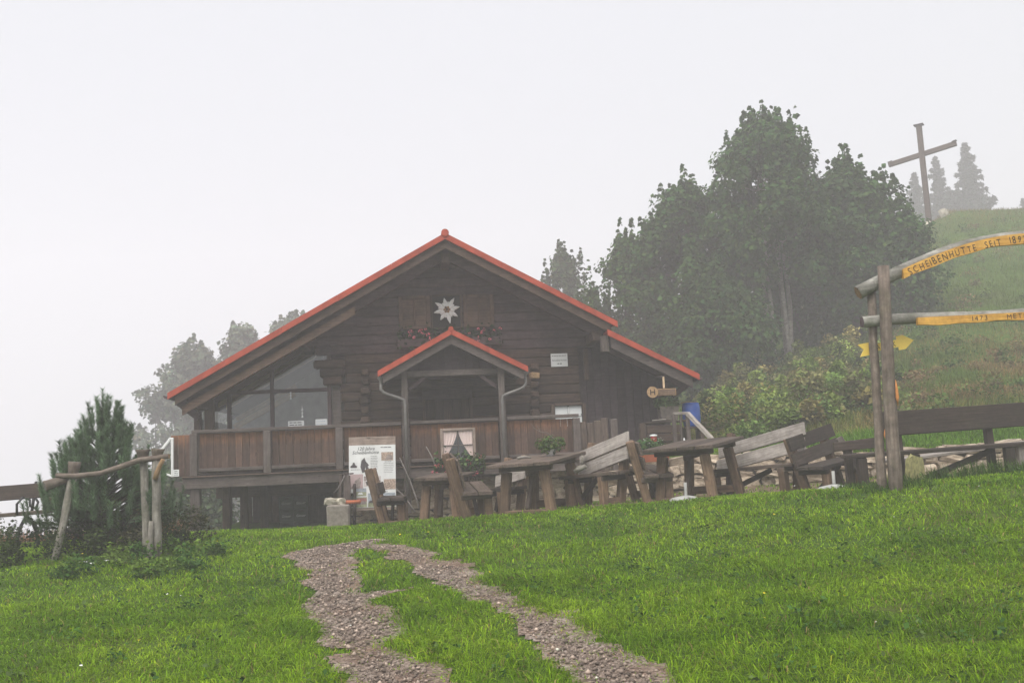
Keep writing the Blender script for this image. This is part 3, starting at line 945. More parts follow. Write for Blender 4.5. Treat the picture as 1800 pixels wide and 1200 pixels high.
# rear and side of the hut
prism('rear_wall', MAT['hutlog'], hut, [(-4.9, .6), (4.5, .6), (4.5, 2.4), (3.1, 3.1), (RU, RZ - .2), (-4.9, 2.3)], 8.8, 8.95)
prism('deck_floor', MAT['grey'], hut, [(-4.95, .80), (-1.95, .80), (-1.95, .84), (-4.95, .84)], 1.62, 5.4)
prism('side_wall', MAT['hutlog'], hut, [(-4.98, .7), (-4.90, .7), (-4.90, 2.2), (-4.98, 2.2)], 5.5, 8.8)
prism('side_wall', MAT['hutlog'], hut, [(4.44, .6), (4.52, .6), (4.52, 2.3), (4.44, 2.3)], 1.9, 8.8)

# ------------------------------------------------------------------ foliage helpers
def leaves_geo(P, size, nrm=None, droop=.3, aspect=1.0, seed=0):
    """one folded leaf (2 triangles) per point"""
    n = len(P)
    r = np.random.default_rng(seed)
    if nrm is None:
        nrm = r.normal(size=(n, 3)); nrm[:, 2] = np.abs(nrm[:, 2]) + .3
    nrm = nrm / np.linalg.norm(nrm, axis=1, keepdims=True)
    a = r.normal(size=(n, 3)); a[:, 2] -= droop
    t = a - nrm * (a * nrm).sum(1, keepdims=True)
    t /= np.linalg.norm(t, axis=1, keepdims=True)
    b = np.cross(nrm, t)
    s = (size * r.uniform(.6, 1.3, n))[:, None] if np.isscalar(size) else np.asarray(size)[:, None]
    v0 = P - t * s * .5
    v1 = P + b * s * .42 * aspect + nrm * s * .10
    v2 = P + t * s * .5
    v3 = P - b * s * .42 * aspect + nrm * s * .10
    Vv = np.stack([v0, v1, v2, v3], 1).reshape(-1, 3)
    k = np.arange(n)[:, None] * 4
    Tt = np.concatenate([k + [[0, 1, 2]], k + [[0, 2, 3]]])
    return Vv, Tt

def blades_geo(P, h, w, lean, az, seed=0, stiff=.55):
    """grass: two base points, two mid points, a tip (3 triangles)"""
    n = len(P)
    r = np.random.default_rng(seed)
    d = np.stack([np.cos(az), np.sin(az), np.zeros(n)], 1)
    az2 = az + r.uniform(.6, 2.5, n)
    s = np.stack([np.cos(az2), np.sin(az2), np.zeros(n)], 1) * (w / 2)[:, None]
    z = np.array([0, 0, 1.0])
    hh, ll = h[:, None], (lean * h)[:, None]
    m = P + z * hh * stiff + d * ll * .35
    t = P + z * hh * (1 - .45 * np.minimum(lean, 1.2))[:, None] + d * ll
    Vv = np.stack([P - s, P + s, m + s * .8, m - s * .8, t], 1).reshape(-1, 3)
    k = np.arange(n)[:, None] * 5
    Tt = np.concatenate([k + [[0, 1, 2]], k + [[0, 2, 3]], k + [[3, 2, 4]]])
    return Vv, Tt

def leafcol(n, base, var=.25, seed=0, warm=0.0):
    r = np.random.default_rng(seed)
    c = np.array(base)[None, :] * (1 + r.normal(0, var, (n, 1)))
    c[:, 0] *= 1 + r.normal(0, .15 + warm, n)
    return np.clip(c, .003, .9)

def foliage_bush(name, parent, mat, centre, rad, n, size, base, seed=0, rep=4):
    r = np.random.default_rng(seed)
    p = r.normal(size=(n, 3)); p /= np.linalg.norm(p, axis=1, keepdims=True)
    p *= (r.uniform(.15, 1, (n, 1)) ** .5) * (1 + .3 * np.sin(p[:, :1] * 7 + seed) * np.cos(p[:, 1:2] * 6))
    P = p * np.array(rad) + np.array(centre)
    nr = p + r.normal(0, .5, (n, 3)); nr[:, 2] += .5
    Vv, Tt = leaves_geo(P, size, nr, seed=seed)
    c = np.repeat(leafcol(n, base, .3, seed), 4, 0)
    return mesh_np(name, Vv, Tt, MAT[mat], parent, c)

def blossoms(name, parent, pts, size, base, seed=0, per=9):
    r = np.random.default_rng(seed)
    P = np.repeat(np.array(pts), per, 0)
    d = r.normal(size=P.shape); d /= np.linalg.norm(d, axis=1, keepdims=True)
    P = P + d * size
    Vv, Tt = leaves_geo(P, size * 1.1, d, seed=seed, aspect=1.1)
    return mesh_np(name, Vv, Tt, MAT['petal'], parent, np.repeat(leafcol(len(P), base, .15, seed), 4, 0))

# ------------------------------------------------------------------ things fixed to the hut
def on_hut(name, label, cat, u, v, z, group=None, tilt=0.0):
    return thing(name, label, cat, HW(u, v, z), (0, tilt, HUT_YAW), group)

# edelweiss ornament
ed = on_hut('edelweiss_ornament', 'large white carved edelweiss flower with brown centre between the gable shutters', 'ornament', .07, 1.49, 3.95)
for ring, (npet, r0, r1, wd, y0, ph) in enumerate(((8, .05, .265, .088, .0, .20), (8, .04, .17, .075, -.022, .59))):
    for k in range(npet):
        a = ph + 2 * math.pi * k / npet
        L = r1 * (1 + .08 * math.sin(k * 2.3 + ring))
        prof = [(r0, wd * .35, 0), (r0 + .35 * (L - r0), wd * .55, -.006), (r0 + .7 * (L - r0), wd * .36, -.004), (L, .006, .0)]
        V_, F_c = [], []
        for (q, hw, dy) in prof:
            for s, yy in ((-1, .006), (0, -.014), (1, .006)):
                x_, z_ = q, s * hw
                V_.append((x_ * math.cos(a) - z_ * math.sin(a), y0 + dy + yy, x_ * math.sin(a) + z_ * math.cos(a)))
        for i in range(3):
            for j in range(2):
                q = i * 3 + j
                F_c.append([q, q + 1, q + 4, q + 3])
        mesh_obj('petal', V_, F_c, MAT['white'], ed)
for k in range(7):
    a = 2 * math.pi * k / 6
    x_, z_ = (0, 0) if k == 6 else (.048 * math.cos(a), .048 * math.sin(a))
    V_, F_c, _ = tube_geo([(x_, -.03, z_), (x_, -.055, z_), (x_, -.062, z_)], [.027, .024, .012], 8)
    mesh_obj('floret', V_, F_c, MAT['cut' if k % 2 else 'benchleg'], ed)

# geraniums below the gable window
gb = on_hut('geranium_box', 'long flower box of pink geraniums below the gable window', 'flower box', .1, 1.36, 3.30)
box('planter', MAT['hut'], gb, (0, .08, -.02), (2.1, .2, .16))
P = np.stack([rng.uniform(-1.05, 1.05, 900), rng.uniform(-.06, .16, 900), rng.normal(.06, .10, 900)], 1)
Vv, Tt = leaves_geo(P, .07, seed=3)
mesh_np('foliage', Vv, Tt, MAT['leaf'], gb, np.repeat(leafcol(900, (.035, .06, .022), .3, 4), 4, 0))
fl = [(rnd.uniform(-1.05, 1.05), rnd.uniform(-.12, -.02), rnd.uniform(-.02, .26)) for _ in range(26)]
blossoms('blossom', gb, fl, .028, (.62, .16, .20), 5)

# name board
def lines_block(a, x0, x1, z0, z1, n, hgt, y=-.002, ragged=.15):
    for k in range(n):
        zz = z1 - (z1 - z0) * k / max(1, n - 1)
        x = x0
        while x < x1 - .004:
            w_ = rnd.uniform(.5, 1.6) * hgt * 4
            e = min(x + w_, x1 - rnd.uniform(0, ragged) * (x1 - x0))
            if e > x: a.rect(x, zz - hgt / 2, e, zz + hgt / 2, y)
            x += w_ + hgt * .7
    return a
ns = on_hut('name_sign', 'small white name sign on the dark wall right of the porch', 'sign', 2.32, 1.55, 2.72)
box('panel', MAT['paper'], ns, (0, 0, .135), (.345, .014, .27), .004)
a = Acc()
Vt, Ft = text_geo('Scheibenhütte', .052)
wd = max(v.x for v in Vt)
a.add(Vt, Ft, off=(-wd / 2, -.0095, .115))
lines_block(a, -.15, .15, .222, .222, 1, .010, -.0095)
lines_block(a, -.045, .05, .060, .060, 1, .016, -.0095)
a.build('lettering', MAT['ink'], ns)

# H sign under the lean-to eave
hs = on_hut('stop_sign', 'round wooden sign with black letter H and a narrow brown board', 'sign', 3.93, .42, 2.06)
V_, F_c, _ = tube_geo([(0, .012, 0), (0, -.012, 0)], .108, 24)
mesh_obj('disc', V_, F_c, MAT['cut'], hs)
Vt, Ft = text_geo('H', .165, depth=.02)
cx_ = (min(v.x for v in Vt) + max(v.x for v in Vt)) / 2; cz_ = (min(v.z for v in Vt) + max(v.z for v in Vt)) / 2
mesh_obj('letter', [(v.x - cx_, v.y - .017, v.z - cz_) for v in Vt], Ft, MAT['black'], hs)
box('frame', MAT['cut'], hs, (.285, .006, -.008), (.37, .012, .135), .004)
box('name_board', MAT['benchleg'], hs, (.283, -.006, -.008), (.335, .012, .105), .003)
box('hanger', MAT['rafter'], hs, (.24, .03, .18), (.035, .03, .22), .004)
beam('hanger_arm', MAT['hut'], hs, (.24, .03, .28), (.24, .55, .34), .05, .05)

# notices behind the glass railing edge
for k, (u, z, w_, h_, lab) in enumerate(((-2.98, 1.72, .31, .12, 'wide white notice taped inside the glazed bay'), (-2.49, 1.70, .23, .155, 'nearly square pale blue notice taped to the glass beside the log wall'))):
    nt_ = on_hut('notice', lab, 'notice', u, 1.60, z)
    box('sheet', MAT['paper'], nt_, (0, 0, h_ / 2), (w_, .006, h_), .001)
    a = Acc()
    lines_block(a, -w_ * .42, w_ * .40, h_ * .35, h_ * .72, 2, .018 if k == 0 else .008, -.0045)
    a.build('lettering', MAT['ink'] if k == 0 else plain('pale_blue_print', (.35, .45, .55), .6), nt_)
for (u, z, h_, lab) in ((-3.08, 2.30, .17, 'white hanging bell ornament high in the glazed bay'), (-2.86, 1.93, .20, 'white hanging heart chain low in the glazed bay')):
    nt_ = on_hut('window_ornament', lab, 'ornament', u, 1.605, z)
    tube('cord', MAT['white'], nt_, [(0, 0, h_), (.004, 0, h_ * .5), (-.004, 0, 0)], .006, 5)
    for q in (0, h_ * .35, h_ * .7):
        V_, F_c, _ = tube_geo([(0, 0, q - .03), (.006, 0, q), (0, 0, q + .03)], [.022, .014, .004], 8)
        mesh_obj('bead', V_, F_c, MAT['white'], nt_)

# poster board
ps = thing('poster_board', 'tall white anniversary poster with old pictures on a wooden board', 'poster', HW(-1.445, -.36, .12), (R(-3), R(1.0), HUT_YAW))
W_, H_ = .83, 1.30
box('board', MAT['boardwood'], ps, (0, .02, H_ / 2), (W_, .024, H_), .003)
box('sheet', MAT['banner'], ps, (0, .004, .60), (W_ - .005, .006, 1.10), .001)
a = Acc()
Y_ = -.0015
for s, zz, xx, sz in (('120 Jahre', 1.062, -.27, .082), ('Scheibenhütte', .995, -.355, .082)):
    Vt, Ft = text_geo(s, sz, .25)
    a.add(Vt, Ft, off=(xx, Y_, zz))
a.build('heading', MAT['ink'], ps)
a = Acc()
lines_block(a, .15, .37, 1.105, 1.105, 1, .012, Y_)
lines_block(a, -.03, .10, .72, .95, 9, .006, Y_)
lines_block(a, .22, .36, .85, .85, 1, .008, Y_)
lines_block(a, .2, .38, .66, .82, 6, .005, Y_)
lines_block(a, -.06, .36, .40, .47, 4, .006, Y_)
lines_block(a, .0, .28, .32, .36, 2, .009, Y_)
lines_block(a, -.38, -.15, .72, .72, 1, .006, Y_)
a.build('text_lines', MAT['ink'], ps)
def picture(name, x0, z0, x1, z1, bg, shapes, mats):
    aa = Acc(); aa.rect(x0, z0, x1, z1, Y_)
    o = aa.build(name, bg, ps)
    for (pts, m_) in shapes:
        b_ = Acc(); b_.poly([(x0 + (x1 - x0) * p, z0 + (z1 - z0) * q) for p, q in pts], Y_ - .0012)
        b_.build('print', m_, o)
    return o
sepia = plain('sepia_print', (.30, .25, .23), .5, .25, 30)
lightp = plain('pale_print', (.55, .50, .48), .5, .15, 30)
greenp = plain('green_print', (.33, .35, .22), .5, .2, 25)
bluep = plain('blue_print', (.34, .38, .42), .5, .2, 25)
redp = plain('red_print', (.36, .17, .16), .5, .2, 25)
crowdp = plain('crowd_print', (.45, .34, .27), .5, .4, 60)
darkp = plain('dark_print', (.075, .065, .07), .5, .3, 30)
hutshape = [(.1, .15), (.1, .5), (.0, .48), (.45, .9), (1.0, .55), (.9, .5), (.9, .15)]
picture('picture', -.39, .755, -.265, .85, MAT['banner'], [([(.1, .0), (.0, .25), (.3, .55), (.4, .95), (.6, .95), (.7, .55), (1, .25), (.9, 0)], darkp)], None)
picture('picture', -.21, .66, -.05, .93, MAT['banner'], [([(.2, 0), (0, .4), (.12, .8), (.45, 1), (.6, .75), (.95, .5), (.8, .42), (1, .2), (1, .05), (.6, .1), (.55, .4), (.45, .05)], darkp)], None)
picture('picture', -.39, .38, -.165, .64, MAT['pinkprint'], [([(0, .05), (.3, .3), (.35, .55), (.75, .8), (.85, .45), (.7, 0)], sepia)], None)
picture('picture', -.15, .42, .15, .60, lightp, [([(0, .55), (0, 1), (.5, 1), (.5, .7)], sepia), ([(.15, .1), (.12, .42), (.05, .42), (.65, .85), (1, .5), (.92, .45), (.92, .12)], darkp), ([(.1, .44), (.12, .5), (.66, .95), (.7, .8)], MAT['banner'])], None)
picture('picture', .16, .87, .37, 1.02, crowdp, [([(.3, .1), (.55, .7), (.95, .6), (.95, .1)], sepia)], None)
picture('picture', .2, .36, .41, .54, crowdp, [], None)
picture('picture', -.30, .255, -.11, .39, greenp, [([(0, .6), (0, 1), (1, 1), (1, .5)], bluep), ([(.2, .2), (.3, .45), (.6, .45), (.7, .2)], MAT['paper'])], None)
picture('picture', -.30, .06, -.10, .235, greenp, [([(0, .25), (0, .62), (.95, .6), (.95, .3)], sepia), ([(.05, .62), (.15, .92), (.95, .9), (1, .58)], redp)], None)
picture('picture', -.08, .06, .40, .30, bluep, [([(0, 0), (0, .28), (1, .35), (1, 0)], greenp), ([(.42, .25), (.45, .5), (.7, .75), (.85, .5), (.85, .3)], redp), ([(0, .05), (.05, .45), (.2, .5), (.25, .1)], darkp)], None)

# decorative window with checked curtains on the railing
dw = on_hut('decorative_window', 'small old window with tied-back pink checked curtains fixed to the railing', 'window', .12, -.155, .91)
w_, h_ = .64, .60
box('backing', MAT['darkroom'], dw, (0, .035, h_ / 2), (w_ - .06, .01, h_ - .06), .002)
for x_ in (-w_ / 2 + .025, w_ / 2 - .025):
    beam('frame', MAT['boardwood'], dw, (x_, 0, 0), (x_, 0, h_), .05, .05, up=(0, 1, 0))
for zz in (.025, h_ - .025):
    beam('frame', MAT['boardwood'], dw, (-w_ / 2 + .05, 0, zz), (w_ / 2 - .05, 0, zz), .05, .05)
beam('muntin', MAT['grey'], dw, (0, -.004, .05), (0, -.004, h_ - .05), .02, .022, up=(0, 1, 0))
for s in (-1, 1):
    beam('muntin', MAT['grey'], dw, (s * .01, -.004, .29), (s * (w_ / 2 - .05), -.004, .29), .02, .02)
    V_, F_c, nU, nW = [], [], 24, 10
    for i in range(nW + 1):
        t = i / nW
        zz = h_ - .055 - t * (h_ - .11)
        inner = .012 + .235 * t ** 1.5
        for j in range(nU + 1):
            q = j / nU
            x_ = s * (inner + (w_ / 2 - .052 - inner) * q)
            V_.append((x_, .012 + .007 * math.sin(q * 26), zz))
    for i in range(nW):
        for j in range(nU):
            k = i * (nU + 1) + j
            F_c.append([k, k + 1, k + nU + 2, k + nU + 1])
    mesh_obj('curtain', V_, F_c, MAT['curtain'], dw, True)
box('pane', MAT['glass'], dw, (0, .026, h_ / 2), (w_ - .1, .003, h_ - .1), .001)

rb = on_hut('geranium_box', 'flower box of pink geraniums below the small curtained window', 'flower box', .13, -.30, .68)
box('planter', MAT['benchdark'], rb, (0, 0, .06), (.85, .18, .15))
P = np.stack([rng.uniform(-.46, .46, 700), rng.normal(-.04, .09, 700), rng.normal(.16, .10, 700)], 1)
Vv, Tt = leaves_geo(P, .07, seed=13)
mesh_np('foliage', Vv, Tt, MAT['leaf'], rb, np.repeat(leafcol(700, (.06, .10, .035), .35, 14), 4, 0))
blossoms('blossom', rb, [(rnd.uniform(-.5, .5), rnd.uniform(-.2, -.05), rnd.uniform(-.02, .32)) for _ in range(24)], .026, (.62, .14, .18), 15)

# ------------------------------------------------------------------ stones and walls
def stone_mesh(seed):
    r = random.Random(seed)
    g_ = (-.5, 0, .5)
    V_, idx = [], {}
    for x in range(3):
        for y in range(3):
            for z in range(3):
                if (x, y, z) == (1, 1, 1): continue
                p = Vector((g_[x], g_[y], g_[z]))
                L_ = p.length
                p *= .5 + .5 * (.56 / L_) if L_ > .6 else 1.0
                p += Vector([r.uniform(-.11, .11) for _ in range(3)])
                idx[x, y, z] = len(V_); V_.append(p)
    Fc = []
    for ax in range(3):
        for s in (0, 2):
            for i in (0, 1):
                for j in (0, 1):
                    c = []
                    for (di, dj) in ((0, 0), (1, 0), (1, 1), (0, 1)):
                        k = [0, 0, 0]; k[ax] = s; k[(ax + 1) % 3] = i + di; k[(ax + 2) % 3] = j + dj
                        c.append(idx[tuple(k)])
                    Fc.append(c if s == 2 else c[::-1])
    me = bpy.data.meshes.new('stone')
    me.from_pydata([tuple(v) for v in V_], [], Fc)
    me.materials.append(MAT['stone'])
    me.polygons.foreach_set('use_smooth', [False] * len(me.polygons))
    me.update()
    return me
STONES = [stone_mesh(s) for s in range(14)]
def stone(parent, c, s, rot, name='stone', me=None):
    o = bpy.data.objects.new(name, me or rnd.choice(STONES))
    o.location = c; o.scale = s; o.rotation_euler = rot
    return link(o, parent)

def stone_wall(name, label, line, ztop, zbot, group=None):
    """line: world points; stones laid in courses along it, face towards the viewer"""
    root = thing(name, label, 'wall', (line[0][0], line[0][1], zbot(line[0][0])), (0, 0, 0), group)
    org = Vector(root.location)
    pts = [Vector((p[0], p[1], 0)) for p in line]
    seg = [(pts[i + 1] - pts[i]).length for i in range(len(pts) - 1)]
    tot = sum(seg)
    def at(d):
        for i, s in enumerate(seg):
            if d <= s or i == len(seg) - 1:
                dv = (pts[i + 1] - pts[i]).normalized()
                return pts[i] + dv * d, dv
            d -= s
    a = Acc()
    n = max(2, int(tot / .4))
    for k in range(n):
        p, dv = at(tot * k / n); q, _ = at(tot * (k + 1) / n)
        nn = Vector((-dv.y, dv.x, 0))
        zb0, zt0 = zbot(p.x) - .15, ztop(p.x) - .05
        zb1, zt1 = zbot(q.x) - .15, ztop(q.x) - .05
        f, bk = .07, .34
        V_ = [p + nn * f + Vector((0, 0, zb0)), q + nn * f + Vector((0, 0, zb1)), q + nn * f + Vector((0, 0, zt1)), p + nn * f + Vector((0, 0, zt0)),
              p + nn * bk + Vector((0, 0, zb0)), q + nn * bk + Vector((0, 0, zb1)), q + nn * bk + Vector((0, 0, zt1)), p + nn * bk + Vector((0, 0, zt0))]
        a.add([v - org for v in V_], [[0, 1, 2, 3], [7, 6, 5, 4], [3, 2, 6, 7]])
    a.build('mortar_core', MAT['mortar'], root)
    d = 0.0
    rows = {}
    lev = 0
    zfrac = 0.0
    hmax = max(ztop(p.x) - zbot(p.x) for p in pts)
    course = []
    zz = 0
    while zz < hmax:
        h = rnd.uniform(.08, .21)
        course.append((zz, h)); zz += h
    for (c0, h) in course:
        d = rnd.uniform(-.2, 0)
        while d < tot:
            w = rnd.choice((rnd.uniform(.12, .24), rnd.uniform(.25, .6)))
            dm = min(max(d + w / 2, 0), tot)
            p, dv = at(dm)
            zb = zbot(p.x)
            if c0 + h * .4 < ztop(p.x) - zb:
                stone(root, p + Vector((0, 0, zb + c0 + h / 2)) + Vector((-dv.y, dv.x, 0)) * rnd.uniform(.02, .13) - org,
                      (w * 1.02, rnd.uniform(.18, .26), h * 1.06), (rnd.uniform(-.16, .16), rnd.uniform(-.14, .14), math.atan2(dv.y, dv.x) + rnd.uniform(-.1, .1)))
            d += w
    return root

A0, A1 = HW(-1.78, .38, 0), HW(2.5, .38, 0)
stone_wall('stone_foundation', 'rough limestone foundation wall under the deck behind the tables', [(A0.x, A0.y), (A1.x, A1.y)], lambda x: 1.25, lambda x: gz(x, 17.4) - .1)
WL = [(1.35, 18.46), (2.4, 18.15), (3.4, 17.34), (5.2, 16.54), (8.0, 15.99), (12.0, 15.5)]
stone_wall('retaining_wall', 'low dry-stone retaining wall between the benches and the hillside', WL, lambda x: np.interp(x, [1.3, 5, 8, 12], [1.46, 1.42, 1.39, 1.45]) + .02, lambda x: np.interp(x, [1.3, 3, 5.2, 8, 12], [.67, .73, .80, .92, 1.07]))
# concrete block with stones at the stair foot
cbw = HW(-2.0, -.95, 0)
cz = gz(cbw.x, cbw.y)
cb = box('concrete_block', MAT['concrete'], None, (cbw.x, cbw.y, cz + .17), (.38, .34, .46), .025, .012, HUT_YAW)
tag(cb, 'grey concrete block in the grass by the stair post', 'block')
for (du, dz, s, lab) in ((-.12, .455, (.20, .17, .12), 'larger pale stone lying on the concrete block'), (.045, .45, (.15, .14, .12), 'smaller pale stone lying on the concrete block')):
    p = HW(-2.0 + du, -1.0, cz + dz - HUT_O.z)
    o = stone(None, p, s, (.1, .1, rnd.random()), 'loose_stone', stone_mesh(50 + int(du * 100)))
    o.data.materials[0] = MAT['palestone']
    tag(o, lab, 'stone', 'stones on the concrete block')
o = box('clay_slab', MAT['terracotta'], None, HW(-1.80, -.84, cz + .43 - HUT_O.z), (.36, .2, .05), .012, .008, HUT_YAW)
tag(o, 'reddish clay slab lying on the concrete block behind the stones', 'slab')

# stair newel and dark steps at the deck opening
st = on_hut('deck_stair', 'short dark timber stair with grey newel post beside the poster', 'stair', -1.92, -.35, -.1)
beam('newel_post', MAT['grey'], st, (.05, -.2, .0), (.05, -.2, .86), .12, .12, up=(0, 1, 0))
beam('newel_cap', MAT['benchdark'], st, (-.05, -.2, .875), (.17, -.2, .885), .14, .025)
beam('stringer', MAT['benchdark'], st, (-.08, -.35, .02), (-.08, .22, .82), .05, .2)
beam('stringer', MAT['benchdark'], st, (.17, -.35, .02), (.17, .22, .82), .05, .2)
for k in range(4):
    beam('tread', MAT['benchdark'], st, (-.05, -.3 + k * .14, .14 + k * .19), (.14, -.3 + k * .14, .14 + k * .19), .2, .04)
tube('rope', MAT['twig'], st, [(.02, -.27, .86), (-.03, -.28, .75), (-.10, -.29, .64), (-.17, -.3, .56)], .013, 6)

# ------------------------------------------------------------------ tables and benches
def table(label, x, y, rz, L=1.7, W=.82, h=.76, tilt=(0, 0), sill=True, mat='bench', z=None, legm='benchleg', name='wooden_table'):
    t = thing(name, label, 'table', (x, y, (gz(x, y) if z is None else z)), (tilt[0], tilt[1], rz), 'rustic tables on the terrace')
    n = 4
    w = W / n
    for k in range(n):
        yy = -W / 2 + w * (k + .5)
        beam('top_plank', MAT[mat], t, (-L / 2 + rnd.uniform(-.02, .02), yy, h - .025), (L / 2 + rnd.uniform(-.03, .03), yy, h - .025), w - .006, .05, c=.006, jit=.004)
    for sx in (-1, 1):
        xx = sx * (L / 2 - .28)
        beam('cross_bearer', MAT[mat], t, (xx, -W * .42, h - .09), (xx, W * .42, h - .09), .09, .08)
        for sy in (-1, 1):
            beam('leg', MAT[legm], t, (xx + sx * .09, sy * W * .40, -.12), (xx + sx * .02, sy * W * .30, h - .13), .12, .13, up=(0, 1, 0), c=.015, jit=.006)
        if sill:
            beam('sill', MAT[legm], t, (xx + sx * .09, -W * .34, .05), (xx + sx * .09, W * .34, .05), .12, .11, jit=.006)
    beam('stretcher', MAT[mat], t, (-L / 2 + .3, 0, h - .16), (L / 2 - .3, 0, h - .16), .05, .1)
    beam('brace', MAT[mat], t, (-L / 2 + .32, .05, .10), (-.1, .05, h - .2), .06, .06)
    return t

def bench(label, x, y, rz, L=1.7, tilt=(0, 0), mat='bench', back='greylight', z=None, rows=2, bh=.92, name='wooden_bench', D=.42, bt=0.0):
    t = thing(name, label, 'bench', (x, y, (gz(x, y) if z is None else z)), (tilt[0], tilt[1], rz), 'rustic benches on the terrace')
    for k in range(2):
        yy = -D / 2 + D * .25 + k * D * .5
        beam('seat_plank', MAT[mat], t, (-L / 2, yy, .43), (L / 2, yy, .43), D * .47, .05, c=.006, jit=.004)
    for sx in (-1, 1):
        xx = sx * (L / 2 - .2)
        beam('leg', MAT['benchleg'], t, (xx, -D * .38, -.12), (xx, -D * .36, .40), .11, .12, up=(0, 1, 0), c=.012, jit=.005)
        beam('back_post', MAT['benchleg'], t, (xx, D * .26, -.12), (xx, D * .60 + .10, bh), .10, .12, up=(0, 1, 0), c=.012, jit=.005)
        beam('seat_bearer', MAT[mat], t, (xx, -D * .5, .37), (xx, D * .55, .37), .13, .07)
        beam('sill', MAT['benchleg'], t, (xx, -D * .32, .04), (xx, D * .26, .04), .09, .1)
    for k in range(rows):
        zz = .60 + k * .215
        yy = D * .26 + (D * .34 + .10) * (zz + .12) / (bh + .12) - .085
        beam('back_plank', MAT[back], t, (-L / 2 + rnd.uniform(-.02, .02), yy, zz - bt), (L / 2, yy, zz + bt), .19, .035, up=(0, -1, .25), c=.005, jit=.004)
    beam('brace', MAT['benchdark'], t, (-L / 2 + .25, 0, .10), (L / 2 - .5, 0, .38), .05, .07)
    return t

AX = R(62)          # the rows run back into the picture; the terrace climbs a little that way
UPB, DNB = (R(-1), R(-4.5)), (R(1), R(4.5))
table('thick-topped wooden table with a small potted plant on it', .34, 14.2, AX + R(6), 1.6, .95, .77, (R(-1.5), R(-4)))
table('wooden table with angled legs beside the white parasol foot', 2.62, 14.1, AX, 1.7, 1.0, .80, (R(-1.5), R(-4)))
table('small wooden table in front of the flower box', -1.15, 15.6, R(80), 1.3, .70, .72, (0, R(-2)), sill=False)
bench('bench with two pale back planks next to the potted-plant table', 1.12, 14.3, R(-57), 1.2, (R(1), R(-3)), bt=.10)
bench('bench seen end-on, back to back with the pale-planked bench', 1.92, 14.3, R(93), 1.5, UPB, back='bench')
bench('tall-backed bench with two wide pale planks before the hillside', 3.5, 14.4, R(-50), 1.6, (R(1), R(-3)), bh=.98, bt=.11)
bench('dark bench with narrow back boards left of the gate post', 4.52, 14.0, R(48), 1.5, (R(-1), R(-4)), mat='benchdark', back='benchdark', bh=.85, bt=.05)
bench('bench seen from its end with slanted back posts by the geraniums', -.66, 14.3, R(98), 1.4, UPB, back='bench')
bench('low dark bench in front of the poster', -2.05, 15.9, R(93), 1.1, mat='benchdark', back='benchdark', rows=1)
bench('bench with a short pale back plank behind the potted-plant table', -.26, 15.4, R(-57), .9, (R(1), R(-3)), mat='benchdark', back='greylight', rows=1, bt=.05)

# long bench on the right with one broad backboard
lbz = gz(6.2, 13.0)
lb = thing('long_bench', 'long dark bench with one broad backboard right of the gate post', 'bench', (6.35, 13.0, lbz), (0, R(-1.5), R(1)), 'rustic benches on the terrace')
beam('back_plank', MAT['benchdark'], lb, (-1.42, .22, .82), (1.9, .22, .82), .32, .05, up=(0, -1, .1), c=.006, jit=.006)
beam('back_plank', MAT['benchdark'], lb, (-2.05, .23, .56), (-1.44, .23, .58), .13, .05, up=(0, -1, .1), c=.006, jit=.006)
for k in range(2):
    beam('seat_plank', MAT['benchdark'], lb, (-2.0, -.16 + k * .22, .43), (1.9, -.16 + k * .22, .43), .21, .05)
for x_ in (-1.85, -1.15, .1, 1.35):
    beam('back_post', MAT['benchdark'], lb, (x_, .28, -.1), (x_, .28, .95 if x_ > -1.8 else .62), .10, .09, up=(0, 1, 0))
    beam('leg', MAT['benchdark'], lb, (x_, -.2, -.1), (x_, -.2, .40), .12, .1, up=(0, 1, 0))
beam('brace', MAT['benchdark'], lb, (-1.0, 0, .05), (.0, 0, .38), .05, .08)
tb = thing('long_bench', 'grey bench lying askew behind the broad backboard', 'bench', (6.6, 14.5, gz(6.6, 14.5)), (0, R(-4), R(8)), 'rustic benches on the terrace')
for k in range(2):
    beam('seat_plank', MAT['greylight'], tb, (-1.2, -.1 + k * .2, .44), (1.3, -.1 + k * .2, .46), .19, .045)
for x_ in (-.9, .9):
    beam('leg', MAT['greylight'], tb, (x_, -.08, -.05), (x_, -.08, .42), .10, .1, up=(0, 1, 0))
    beam('leg', MAT['greylight'], tb, (x_, .14, -.05), (x_, .14, .42), .10, .1, up=(0, 1, 0))
pl = thing('leaning_timber', 'grey timber leaning against the dark bench beside the gate post', 'timber', (4.63, 13.35, gz(4.63, 13.35)))
beam('timber', MAT['grey'], pl, (.18, 0, -.05), (-.18, .12, .72), .09, .08, up=(0, 1, 0), c=.012, jit=.006)

